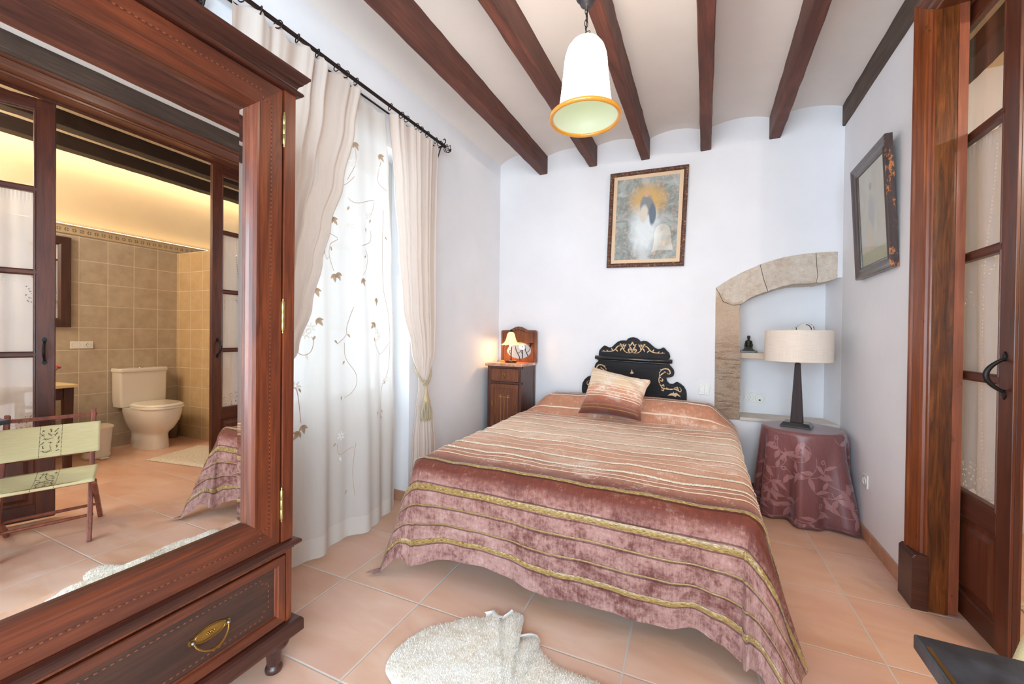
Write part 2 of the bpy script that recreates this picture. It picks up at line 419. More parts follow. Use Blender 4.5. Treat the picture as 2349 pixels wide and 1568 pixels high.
# ceiling: shallow vaults between the beams
BX = [(-1.512,-1.426,2.838),(-1.005,-.933,2.830),(-.536,-.462,2.810),(-.056,.026,2.797),(.436,.513,2.798),(.893,.965,2.802)]
xs = []; zs = []
ends = [(-1.95,3.01)] + [(b, z) for a, b, z in zip([0]*6, [q[0] for q in BX], (3.012,3.016,2.99,2.985,2.975,2.955))]
starts = [(-1.95,3.01)] + [(q[1], z) for q, z in zip(BX, (3.012,3.016,2.99,2.985,2.975,2.955))]
sag = [.075,.032,.035,.04,.035,.03]
for k in range(6):
    x0, z0 = starts[k]; x1, z1 = ends[k+1]
    for i in range(13):
        t = i/12; xs.append(x0+(x1-x0)*t); zs.append(z0+(z1-z0)*t+sag[k]*4*t*(1-t))
xs.append(1.0); zs.append(2.955)
mb = MB(); n = len(xs)
vs = [(x, y, z) for y in (-2.25, 3.75) for x, z in zip(xs, zs)]
mb.add(vs, [(i, i+1, n+i+1, n+i) for i in range(n-1)], True)
mb.box(-2.2, 1.0, -2.25, 3.75, 3.16, 3.26)
st(mb.obj('ceiling', m_ceil))
st(MB().box(1.005, 2.95, -.6, 3.75, 3.02, 3.14).obj('ceiling_bathroom', m_cream))

def beam(x0, x1, zb, zt, mat, y0=-2.2, y1=3.74, seed=0):
    rr = random.Random(seed); N = 60; vs = []; fs = []
    w1 = [rr.uniform(-.0022,.0022) for _ in range(N+1)]; w2 = [rr.uniform(-.0022,.0022) for _ in range(N+1)]; w3 = [rr.uniform(-.002,.002) for _ in range(N+1)]
    for i in range(N+1):
        y = y0+(y1-y0)*i/N; c = .006
        a, b, z = x0+w1[i], x1+w2[i], zb+w3[i]
        vs += [(a,y,zt),(a,y,z+c),(a+c,y,z),(b-c,y,z),(b,y,z+c),(b,y,zt)]
    for i in range(N):
        for k in range(5): fs.append((i*6+k, i*6+k+1, (i+1)*6+k+1, (i+1)*6+k))
    fs += [tuple(range(6)), tuple(N*6+k for k in reversed(range(6)))]
    m = MB(); m.add(vs, fs); return m
nth = ['leftmost ceiling beam, next to the curtain wall', 'second ceiling beam from the left, its end just left of the picture', 'third ceiling beam from the left, carrying the pendant lamp',
       'fourth ceiling beam from the left, seen almost head on', 'fifth ceiling beam from the left, above the stone niche', 'weathered grey-brown ceiling beam running along the top of the right wall']
for k, (a, b, z) in enumerate(BX):
    o = beam(a, b, z, 3.03, wd['beamg'] if k == 5 else wd['beam'], seed=k).obj('ceiling_beam', wd['beamg'] if k == 5 else wd['beam'], fix=True)
    tag(o, 'dark brown wooden ' + nth[k] if k < 5 else nth[k], 'beam', 'bedroom ceiling beams')
bn = ['nearest the doorway', 'in the middle of the bathroom ceiling', 'beside the lit bathroom wall']
for k, (a, b) in enumerate(((1.40,1.535),(1.93,2.06),(2.455,2.585))):
    o = beam(a, b, 2.90, 3.03, wd['bbeam'], -.6, 3.72, 20+k).obj('bathroom_beam', wd['bbeam'])
    tag(o, 'dark bathroom ceiling beam reflected in the wardrobe mirror, '+bn[k], 'beam', 'bathroom ceiling beams')

# bathroom shell
st(MB().box(2.835, 2.95, -.6, 3.75, 0, 3.1).obj('wall_bathroom_far', m_cream))
st(MB().box(2.82, 2.836, -.5, 3.72, 0, 2.185).obj('wall_bathroom_tiles', m_tile1))
st(MB().box(1.95, 2.825, 2.82, 2.93, 0, 2.165).obj('wall_bathroom_partition', m_tile2))
st(MB().box(1.0, 2.95, -.6, -.5, 0, 3.1).obj('wall_bathroom_near', m_cream))
def border_mat():
    t = NT('tile_border'); pos = t.new('ShaderNodeNewGeometry').outputs['Position']; x, y, z = t.sep(pos)
    c = .0546
    f = t.math('ABSOLUTE', t.math('SUBTRACT', t.math('FRACT', t.math('DIVIDE', y, c)), .5))
    g = t.math('ABSOLUTE', t.math('DIVIDE', t.math('SUBTRACT', z, 2.222), c))
    d = t.math('ADD', f, g); q = t.math('GREATER_THAN', t.math('MINIMUM', f, g), .06)
    m = t.math('MULTIPLY', t.math('LESS_THAN', d, .42), q)
    t.set(Base_Color=t.mix(m, lin((196,176,142)), lin((120,98,76))), Roughness=.5); return t.m
mb = MB().box(2.814, 2.836, -.5, 3.72, 2.185, 2.26); mb.box(2.806, 2.836, -.5, 3.72, 2.183, 2.19); mb.box(2.80, 2.836, -.5, 3.72, 2.26, 2.268)
st(mb.obj('trim_1', border_mat()))
# terracotta skirting tiles
def skirt(name, boxes):
    m = MB()
    for b in boxes: m.box(*b)
    o = m.obj(name, plain('skirting_tile_'+name, (196,146,116), .5, var=.12), bevel=.002); return st(o)
bs = []
y = 2.60
while y < 3.71:
    bs.append((.897, .912, y+.0015, min(y+.45, 3.714), 0, .074)); y += .4525
skirt('baseboard_right', bs)
skirt('baseboard_left', [(-1.952,-1.938,2.315+i*.4525,min(2.765+i*.4525,3.714),0,.074) for i in range(4)] + [(-2.24,-1.938,2.306,2.322,0,.074)])
skirt('baseboard_back', [(-1.93+i*.4525,-1.481+i*.4525,3.716,3.732,0,.074) for i in range(6)])

# french window behind the curtains
win = thing('window_1', (-2.16, LO[0], 0), rad(90), kind='structure')     # local x -> +Y, front (-y) -> +X
m_wpaint = plain('pale_window_paint', (206,204,198), .5)
W_ = LO[1]-LO[0]
mb = MB(); mb.ring(0.002, W_-.002, .002, LO[2]-.002, [(0,.04),(0,-.03),(.05,-.03),(.05,.04)]); mb.obj('window_frame', m_wpaint, win, .003)
for k, x0 in enumerate((.052, W_/2+.002)):
    x1 = x0+W_/2-.056
    m = MB(); m.ring(x0, x1, .03, LO[2]-.054, [(0,.02),(0,-.02),(.085,-.02),(.092,-.01),(.092,.02)])
    m.box(x0+.09, x1-.09, -.018, .018, .72, .84)
    for z in (1.25, 1.78): m.box(x0+.09, x1-.09, -.012, .012, z, z+.035)
    m.box(x0+.09, x1-.09, -.005, .012, .1, .73)
    s_ = m.obj('window_sash', m_wpaint, win, .002)
    MB().box(x0+.09, x1-.09, .001, .004, .83, LO[2]-.14).obj('pane', m_glass, s_)
win2 = thing('window_2', (-1.80, -2.27, .05), 0, kind='structure')
mb = MB(); mb.ring(0, 2.65, 0, 2.55, [(0,.03),(0,-.03),(.06,-.03),(.06,.03)]); mb.box(1.28,1.37,-.03,.03,.05,2.5); mb.obj('window_frame', m_wpaint, win2, .003)
MB().box(.06, 2.59, -.002, .002, .06, 2.49).obj('pane', m_glass, win2)

added_win = thing('added_window', (.96, -.72, .35), rad(-90), kind='structure')  # unseen window, added to carry the fill light from the right
mb = MB(); mb.ring(0, 1.40, 0, 2.20, [(0,.03),(0,-.03),(.05,-.03),(.05,.03)]); mb.box(.67,.73,-.03,.03,.05,2.15); mb.obj('window_frame', m_wpaint, added_win, .003)
MB().box(.05, 1.35, -.002, .002, .05, 2.15).obj('pane', m_glass, added_win)

# ------------------------------------------------------------------ doorway: casing, jamb and the two leaves
cas = thing('trim_2', (0,0,0), kind='structure')
FX = .872
def casing(vert=True):
    # profile across the casing: (distance from opening, x of the face)
    return [(0,.922),(.005,.915),(.015,.912),(.019,.916),(.024,.905),(.030,.901),(.034,.897),(.080,.885),(.085,.889),(.092,.880),(.104,.877),(.108,.883),(.108,.912)]
def vcas(yo, sgn, z0, z1):
    m = MB(); P = casing(); n = len(P)
    vs = [(x, yo+sgn*d, z0) for d, x in P] + [(x, yo+sgn*d, z1+d) for d, x in P]
    m.add(vs, [(i,i+1,n+i+1,n+i) for i in range(n-1)]); return m
vcas(DY1, 1, .0, DZ).obj('casing_upright', wd['casing'], cas)
vcas(DY0, -1, .0, DZ).obj('casing_upright', wd['casing'], cas)
P = casing(); n = len(P)
MB().add([(x, DY0-d, DZ+d) for d, x in P]+[(x, DY1+d, DZ+d) for d, x in P], [(i,i+1,n+i+1,n+i) for i in range(n-1)]).obj('casing_head', wd['casingx'], cas)
for y0, y1 in ((DY1-.008, DY1+.135), (DY0-.135, DY0+.008)):
    MB().prism([(.868,0),(.925,0),(.925,.250),(.880,.250),(.868,.236)], y0, y1, 'y').obj('plinth_block', wd['wtrim'], cas, .002)
MB().box(.920, .992, DY1, DY1+.083, 0, DZ).obj('jamb_lining', wd['burl'], cas)
MB().box(.920, .992, DY0-.083, DY0, 0, DZ).obj('jamb_lining', wd['burl'], cas)
MB().box(.920, 1.02, DY0, DY1, DZ, DZ+.083).obj('head_lining', wd['casingx'], cas)
MB().box(.992, 1.024, DY1-.004, DY1+.083, 0.012, DZ).obj('jamb_strip', wd['strip'], cas)
MB().box(.992, 1.024, DY0-.083, DY0+.004, 0.012, DZ).obj('jamb_strip', wd['strip'], cas)
# pelmet rail over the leaves on the bathroom side
MB().box(1.026, 1.033, DY0-.1, DY1+.25, DZ-.02, DZ+.12).obj('track_rail', wd['doorx'], cas)

def pull(parent, x, z, side, name='handle'):
    # forged D-handle: side=-1 front, +1 back
    y0 = -.0 if side < 0 else .033
    m = MB(); pts = []
    for i in range(13):
        t = i/12; pts.append((x, y0+side*(.004+.048*sin(pi*t)**.8), z-.062+.124*t))
    m.tube(pts, [.0045+.003*sin(pi*i/12) for i in range(13)], 8, flat=1.3)
    for zz, d in ((z+.07, 1), (z-.07, -1)):
        leaf = [(x, zz+.022*d), (x+.012, zz+.006*d), (x+.009, zz-.010*d), (x, zz-.016*d), (x-.009, zz-.010*d), (x-.012, zz+.006*d)]
        m.prism(leaf if d > 0 else leaf[::-1], y0, y0+side*.004, 'y')
    return m.obj(name, blackiron, parent)

def leaf(name, loc, rz, flip):
    """door leaf; local x from the free edge (0) to the hinge side (LW), front face y=0, back y=.033"""
    LW, Z0, Z1 = .50, .02, 2.70
    d = thing(name, loc, rz, kind='structure')
    fx = (lambda x: x) if not flip else (lambda x: -x)
    def bx(m, x0, x1, y0, y1, z0, z1): a, b = sorted((fx(x0), fx(x1))); m.box(a, b, y0, y1, z0, z1)
    for x0, x1 in ((0,.082),(LW-.082,LW)):
        m = MB(); bx(m, x0, x1, 0, .033, Z0, Z1)
        m.obj('stile', wd['door'], d, .0025)
    m = MB(); bx(m, -.0015, 0.0, .010, .023, Z0, Z1); m.obj('edge_bead', plain('dark_edge_wood', (62,28,26), .3, coat=.3), d, .001)
    for z0, z1, nm in ((2.63,Z1,'rail'),(.458,.552,'rail'),(Z0,.112,'rail')):
        m = MB(); bx(m, .082, LW-.082, 0, .033, z0, z1); m.obj(nm, wd['doorx'], d, .002)
    for z in (2.122, 1.596, 1.074):
        m = MB(); a, b = sorted((fx(.08), fx(LW-.08)))
        m.prism([(-.002,z-.010),(.003,z-.019),(.03,z-.019),(.035,z-.010),(.035,z+.010),(.03,z+.019),(.003,z+.019),(-.002,z+.010)], a, b, 'x')
        m.obj('glazing_bar', wd['doorx'], d)
    a, b = sorted((fx(.080), fx(LW-.080)))
    # mouldings round the glass and the raised panel
    m = MB(); m.ring(a, b, .550, 2.632, [(0,.004),(.004,-.002),(.010,-.001),(.014,.006),(.014,.030)]); m.obj('glazing_moulding', wd['door'], d)
    m = MB(); m.ring(a, b, .110, .460, [(0,.0),(.006,.004),(.010,.011),(.030,.011),(.034,.010),(.052,.003),(.054,.003)])
    m.box(a+.054, b-.054, .003, .028, .164, .406); m.obj('raised_panel', wd['door'], d)
    m = MB(); m.box(a+.006, b-.006, .014, .017, .556, 2.626); m.obj('glass', m_glass, d)
    pull(d, fx(.045), 1.095, -1); pull(d, fx(.045), 1.095, 1)
    return d
far_leaf = leaf('door_1', (1.035, 2.150, 0), rad(-90), True)     # nearly shut, beyond the jamb
near_leaf = leaf('door_2', (1.035, 1.200, 0), rad(-68), False)   # swung into the bathroom
# white lace curtains hung on the bathroom side of each leaf
def lace(root_loc, rz, flip, label, seed):
    rr = random.Random(seed); ph = [rr.uniform(0, 6.28) for _ in range(6)]
    def S(u, v):
        x = .07+.37*u*(1-.04*v); z = 2.115-1.545*v - .022*abs(sin(pi*u*5.0))*(v > .985)
        y = .046+.009*sin(2*pi*u*2.6+ph[0]+.6*v)*(.5+.5*v)+.003*sin(2*pi*u*5.3+ph[1]+2*v)+.003*sin(5*v+6*u)
        if v < .04: y += .003*sin(2*pi*u*24)
        return ((-x if flip else x), y, z)
    o = MB().grid(S, 90, 70, uvfn=lambda u, v: (u*.40, (1-v)*1.545)).obj('door_curtain', m_lace, fix=False)
    o.location = root_loc; o.rotation_euler = (0,0,rz)
    return tag(o, label, 'curtain', 'lace curtains on the door leaves')
lace((1.035, 2.150, 0), rad(-90), True, 'white lace curtain behind the glass of the nearly shut door leaf', 1)
lace((1.035, 1.200, 0), rad(-68), False, 'white lace curtain on the opened door leaf, reflected at the left of the mirror', 2)

# ================================================================== WARDROBE
MNX, MNY = cos(rad(1.65)), sin(rad(1.65))
wr = thing('wardrobe', (-1.33*MNX, -1.33*MNY, 0), rad(91.65), 'tall mahogany wardrobe with mirrored door, brass-handled drawer and turned feet', 'wardrobe')
WL, WR_ = -.035, 1.015
mb = MB().box(WL+.002, WR_-.002, .05, .50, .178, 2.09)
mb.box(WL, .008, -.003, .06, .475, 2.088); mb.box(.972, WR_, -.003, .06, .475, 2.088)
mb.box(WL, -.008, -.002, .06, .176, .442); mb.box(.990, WR_-.002, -.002, .06, .176, .442)
mb.box(WL, WR_, .0, .06, .43, .474)
mb.obj('carcass', wd['ward'], wr, .0015)
dr = MB(); dr.ring(.010, .967, .476, 2.084, [(0,.03),(0,.002),(.003,0),(.084,0),(.086,-.004),(.094,-.005),(.104,.001),(.110,.010),(.112,.026)], two=True)
# side stiles upright grain, rails across: rails are a second mesh on the same door
door = dr.obj('door', [wd['wardx'], wd['ward']], wr)
MX0, MX1, MZ0, MZ1 = .120, .857, .586, 1.974
mb = MB()
bw = .024; ys = .0255; ye = .0265
a = [(MX0,ye,MZ0),(MX1,ye,MZ0),(MX1,ye,MZ1),(MX0,ye,MZ1)]
b = [(MX0+bw,ys,MZ0+bw),(MX1-bw,ys,MZ0+bw),(MX1-bw,ys,MZ1-bw),(MX0+bw,ys,MZ1-bw)]
mb.add(a+b, [(4,5,6,7),(0,1,5,4),(1,2,6,5),(2,3,7,6),(3,0,4,7)])
mirror = mb.obj('mirror', m_mirror, door)
# dashed stringing inlay
m_inl = plain('inlay_light', (128,74,48), .4); m_inl2 = plain('inlay_dark', (64,32,26), .4)
def string_inlay(parent, path, y, name='inlay', mats=None, dash=.010, gap=.005, wdt=.0030):
    m = MB()
    for (x0,z0),(x1,z1) in zip(path, path[1:]):
        L = math.hypot(x1-x0, z1-z0); nseg = max(1, int(L/(dash+gap))); dx, dz = (x1-x0)/L, (z1-z0)/L
        for k in range(nseg*2):
            ln = dash*.55 if k % 2 else gap*.9
            s0 = (k//2)*(L/nseg) + (0 if k % 2 == 0 else gap); s1 = s0+ln
            xa, za, xb, zb = x0+dx*s0, z0+dz*s0, x0+dx*s1, z0+dz*s1
            nx, nz = -dz*wdt/2, dx*wdt/2
            v = [(xa-nx,y,za-nz),(xb-nx,y,zb-nz),(xb+nx,y,zb+nz),(xa+nx,y,za+nz)]
            v2 = [(p[0],y+.0012,p[2]) for p in v]
            m.add(v+v2, [(0,1,2,3),(0,4,5,1),(1,5,6,2),(2,6,7,3),(3,7,4,0)], mi=k % 2)
    return m.obj(name, mats or [m_inl2, m_inl], parent)
def notched(x0, x1, z0, z1, n):
    return [(x0+n,z0),(x1-n,z0),(x1-n,z0+n),(x1,z0+n),(x1,z1-n),(x1-n,z1-n),(x1-n,z1),(x0+n,z1),(x0+n,z1-n),(x0,z1-n),(x0,z0+n),(x0+n,z0+n),(x0+n,z0)]
string_inlay(door, notched(.010+.042, .967-.042, .476+.042, 2.084-.042, .030), -.0009)
for z in (1.945, 1.285, .612):
    m = MB(); m.lathe([(.0001,-.064),(.002,-.062),(.0035,-.058),(.002,-.054),(.0055,-.050),(.0055,-.018),(.0048,-.017),(.0055,-.016),(.0055,.016),(.0048,.017),(.0055,.018),(.0055,.050),(.002,.054),(.0035,.058),(.002,.062),(.0001,.064)], 10, (.9695,-.004,z))
    m.obj('hinge', oldbrass, door)
m_steel = plain('dull_steel', (150,140,140), .3, .9)
MB().mould([(-.01,.437),(.004,.439),(.006,.444),(.012,.447),(.021,.452),(.024,.459),(.021,.466),(.014,.470),(-.01,.476)], WL, WR_, 0, .50).obj('ledge_moulding', wd['wtrim'], wr)
dw = MB(); dw.ring(-.004, .986, .186, .426, [(0,.03),(0,-.004),(.003,-.007),(.027,-.007),(.030,-.004),(.033,.004),(.036,.008)], two=True)
drawer = dw.obj('drawer', [wd['wardx'], wd['ward']], wr)
MB().box(.030, .952, .007, .02, .220, .392).obj('drawer_panel', wd['wdark'], drawer)
string_inlay(drawer, notched(.052, .930, .238, .374, .022), .0062, dash=.012, gap=.004)
for hx in (.237, .743):
    m = MB()
    pts = []
    for k in range(40):
        a_ = 2*pi*k/40; r_ = 1+.05*abs(sin(a_*9))
        pts.append((hx+.048*r_*cos(a_)*(1-.1*abs(sin(a_))), .306+.0215*r_*sin(a_)))
    m.prism(pts, .0068, .0035, 'y')
    for sx in (-1, 1):
        lob = [(hx+sx*.050+.010*cos(2*pi*k/14), .306+.010*sin(2*pi*k/14)) for k in range(14)]
        m.prism(lob, .0068, .003, 'y')
    rim = [(hx+.043*cos(2*pi*k/40), .0025, .306+.018*sin(2*pi*k/40)) for k in range(40)]
    m.tube(rim, .0016, 6, closed=True)
    for k in range(7): m.ball((hx-.010+.0035*k, .002, .306+.003*sin(k*2.2)), .0028, 6, 4)
    hp = m.obj('handle', brass, drawer)
    m = MB()
    bail = []
    for k in range(21):
        t = k/20; bail.append((hx-.050+.100*t if 0 < k < 20 else hx+(-.050 if k == 0 else .050), -.004-.020*sin(pi*t)**.6, .306-.040*sin(pi*t)**.55))
    m.tube(bail, [.0028+.0012*sin(pi*k/20) for k in range(21)], 8); m.obj('bail', brass, hp)
    for sx in (-1, 1): MB().ball((hx+sx*.050, -.003, .306), .0062, 10, 6).obj('bail_knob', m_steel, hp)
MB().mould([(-.01,.124),(.024,.124),(.029,.128),(.029,.162),(.027,.170),(.020,.177),(.008,.180),(-.01,.181)], WL, WR_, 0, .50).obj('plinth', wd['wtrim'], wr)
MB().box(WL, WR_, .0, .50, .124, .181).obj('plinth_board', wd['wtrim'], wr)
MB().mould([(-.01,2.086),(.012,2.087),(.018,2.090),(.021,2.096),(.018,2.102),(.008,2.104),(.004,2.108),(.005,2.116),(.010,2.125),(.017,2.130),(.019,2.132),(.019,2.136),(.025,2.140),(.032,2.150),(.036,2.154),(.036,2.162),(.030,2.165),(-.01,2.166)], WL, WR_, 0, .50).obj('cornice', wd['wtrim'], wr)
MB().box(WL, WR_, .0, .50, 2.09, 2.166).obj('top_board', wd['wtrim'], wr)
foot = [(.022,0),(.027,.004),(.029,.014),(.026,.024),(.0225,.027),(.0215,.030),(.0225,.034),(.0235,.05),(.027,.075),(.031,.086),(.046,.094),(.050,.103),(.048,.113),(.040,.118),(.036,.121),(.038,.1255)]
for x, y in ((.972,.035),(.008,.035),(.972,.455),(.008,.455)):
    MB().lathe(foot, 24, (x, y, 0)).obj('foot', wood('foot_wood_%d' % int(x*100+y*10), (44,24,22), (72,40,34), (96,54,42), 'z', .4, .3, 1, .5), wr)

# ================================================================== BED
bed = thing('bed', (-.595, 2.70, 0), 0, 'double bed with a black scrolled headboard painted with gold foliage', 'bed')
MB().box(-.76, .76, -.985, .985, .25, .545).obj('mattress', plain('mattress_white', (226,220,212), .9), bed, .03)
MB().box(-.75, .75, -.97, .985, .17, .25).obj('base', wd['bath'], bed, .004)
for x in (-.66, .66):
    for y in (-.86, .86): MB().box(x-.03, x+.03, y-.03, y+.03, 0, .17).obj('leg', wd['bath'], bed, .003)
HB = [(-1.039,.72),(-1.039,.761),(-1.034,.796),(-1.014,.832),(-.985,.859),(-.956,.868),(-.933,.916),(-.911,.986),(-.887,1.009),(-.88,1.024),(-.884,1.074),(-.879,1.106),(-.856,1.135),(-.834,1.153),(-.82,1.149),(-.795,1.137),(-.767,1.138),(-.74,1.165),(-.712,1.19),(-.685,1.2),(-.658,1.202),(-.637,1.2),(-.621,1.219),(-.6,1.229),(-.576,1.232),(-.547,1.225),(-.526,1.209),(-.513,1.195),(-.489,1.201),(-.463,1.198),(-.438,1.181),(-.412,1.157),(-.386,1.137),(-.366,1.13),(-.341,1.135),(-.326,1.146),(-.311,1.138),(-.296,1.12),(-.276,1.1),(-.267,1.068),(-.271,1.053),(-.28,1.021),(-.275,1.0),(-.255,.98),(-.237,.954),(-.232,.928),(-.239,.902),(-.259,.891),(-.283,.889),(-.297,.88),(-.287,.852),(-.268,.834),(-.243,.833),(-.219,.85),(-.209,.854),(-.185,.842),(-.156,.818),(-.139,.788),(-.132,.757),(-.132,.70),(-.16,.60),(-.16,.30),(-1.0,.30),(-1.0,.62)]
OX, OY = .595, -2.70
hbm = NT('black_lacquer'); n_ = hbm.noise(hbm.map(hbm.tc(), (3,30,30)), 1.5, 5)
hbm.set(Base_Color=hbm.ramp(n_, [(.35, lin((22,20,22))), (.6, lin((36,32,34))), (.75, lin((52,40,38)))]), Roughness=.55, Specular_IOR_Level=.2)
m_black = hbm.m
hb = MB().prism([(x+OX, z) for x, z in HB], 3.716+OY, 3.690+OY, 'y').obj('headboard', m_black, bed, .004)
m = MB(); a_ = Vector((-.912+OX, 3.678+OY, 1.043)); b_ = Vector((-.247+OX, 3.678+OY, 1.026))
m.tube([a_+(b_-a_)*t for t in (0,.003,.5,.997,1)], [.015,.018,.018,.018,.015], 16); m.tube([a_+Vector((.02,.004,-.022)), b_+Vector((-.02,.004,-.022))], .006, 8)
m.obj('roll_moulding', plain('black_roll', (30,30,32), .25, coat=.4), hb)
gold_in = plain('gold_inlay', (216,180,132), .5)
def taper_strip(m, pts, w, y, amp=1.0):
    # smooth stroke in the xz plane, thick in the middle, with small leaf barbs
    P2 = []
    for i in range(len(pts)-1):
        p0 = pts[max(i-1,0)]; p1 = pts[i]; p2 = pts[i+1]; p3 = pts[min(i+2, len(pts)-1)]
        for k in range(5):
            t = k/5
            P2.append(tuple(.5*((2*p1[j])+(-p0[j]+p2[j])*t+(2*p0[j]-5*p1[j]+4*p2[j]-p3[j])*t*t+(-p0[j]+3*p1[j]-3*p2[j]+p3[j])*t**3) for j in (0,1)))
    P2.append(tuple(pts[-1])); n = len(P2); L = []; Rr = []
    for i, p in enumerate(P2):
        a = P2[max(i-1,0)]; b = P2[min(i+1,n-1)]; dx, dz = b[0]-a[0], b[1]-a[1]; l = math.hypot(dx, dz) or 1
        ww = w*(.25+.75*sin(pi*min(1,(i+1)/n*1.05)))*(1+.5*amp*max(0, sin(i*1.7)))
        L.append((p[0]-dz/l*ww, y, p[1]+dx/l*ww)); Rr.append((p[0]+dz/l*ww, y, p[1]-dx/l*ww))
    vs = L+Rr; m.add(vs, [(i, i+1, n+i+1, n+i) for i in range(n-1)])
SCR = [[(-.856,1.102),(-.828,1.1),(-.783,1.101),(-.755,1.106),(-.733,1.12),(-.712,1.146),(-.685,1.154),(-.668,1.139),(-.657,1.117),(-.635,1.096),(-.598,1.091),(-.588,1.098)],[(-.755,1.106),(-.761,1.12),(-.767,1.131)],[(-.733,1.12),(-.717,1.11),(-.711,1.099)],[(-.706,1.149),(-.687,1.152),(-.682,1.165),(-.688,1.171),(-.695,1.165)],[(-.668,1.139),(-.682,1.122),(-.687,1.105)],[(-.655,1.122),(-.652,1.144),(-.658,1.164),(-.653,1.175)],[(-.652,1.144),(-.642,1.158),(-.636,1.172)],[(-.598,1.091),(-.609,1.101),(-.617,1.112),(-.614,1.123),(-.604,1.126),(-.598,1.118),(-.606,1.11)],[(-.586,1.095),(-.59,1.124),(-.604,1.145),(-.61,1.165),(-.62,1.17)],[(-.607,1.151),(-.594,1.165),(-.586,1.181),(-.584,1.192)],[(-.8,1.102),(-.811,1.113)],[(-.83,1.1),(-.842,1.108)],[(-.652,1.144),(-.664,1.156),(-.667,1.168)]]
SCL = [[(-.353,.933),(-.35,.901),(-.355,.858),(-.344,.827),(-.326,.796),(-.297,.79),(-.257,.788),(-.228,.792),(-.204,.783),(-.184,.772),(-.175,.783),(-.18,.803),(-.194,.808)],[(-.353,.922),(-.338,.944),(-.314,.961),(-.284,.96),(-.267,.942),(-.266,.921),(-.284,.92),(-.291,.931)],[(-.345,.901),(-.328,.918),(-.308,.932)],[(-.35,.88),(-.338,.891)],[(-.345,.859),(-.327,.855),(-.325,.871),(-.335,.875)],[(-.336,.806),(-.317,.823),(-.312,.803)],[(-.344,.822),(-.349,.837)],[(-.316,.794),(-.319,.773),(-.336,.78)],[(-.287,.791),(-.292,.801)],[(-.238,.791),(-.218,.806)],[(-.194,.779),(-.209,.809),(-.213,.798)],[(-.33,.95),(-.345,.955)],[(-.302,.93),(-.31,.94)]]
EAG = [(-.283,.733),(-.257,.754),(-.242,.755),(-.237,.771),(-.23,.755),(-.213,.762),(-.189,.743),(-.176,.725),(-.208,.741),(-.217,.725),(-.237,.734),(-.247,.736)]
FLE = [(-.593,.905),(-.598,.914),(-.589,.924),(-.588,.935),(-.584,.945),(-.58,.936),(-.579,.925),(-.566,.916),(-.574,.906)]
m = MB(); YF = 3.6888+OY; cxm = -.5825
for l in SCR:
    taper_strip(m, [(x+OX, z) for x, z in l], .0042, YF); taper_strip(m, [(2*cxm-x+OX, z-.019*(cxm-x)) for x, z in l], .0042, YF)
for l in SCL:
    taper_strip(m, [(x+OX, z) for x, z in l], .0045, YF); taper_strip(m, [(2*cxm-x+OX, z+.012) for x, z in l], .0045, YF)
m.obj('gold_scrollwork', gold_in, hb, fix=False)
for P_ in ([(x+OX, z) for x, z in EAG], [(2*cxm-x+OX, z+.012) for x, z in EAG][::-1], [(x+OX, z) for x, z in FLE]): MB().prism(P_, YF, YF-.001, 'y').obj('gold_motif', gold_in, hb)

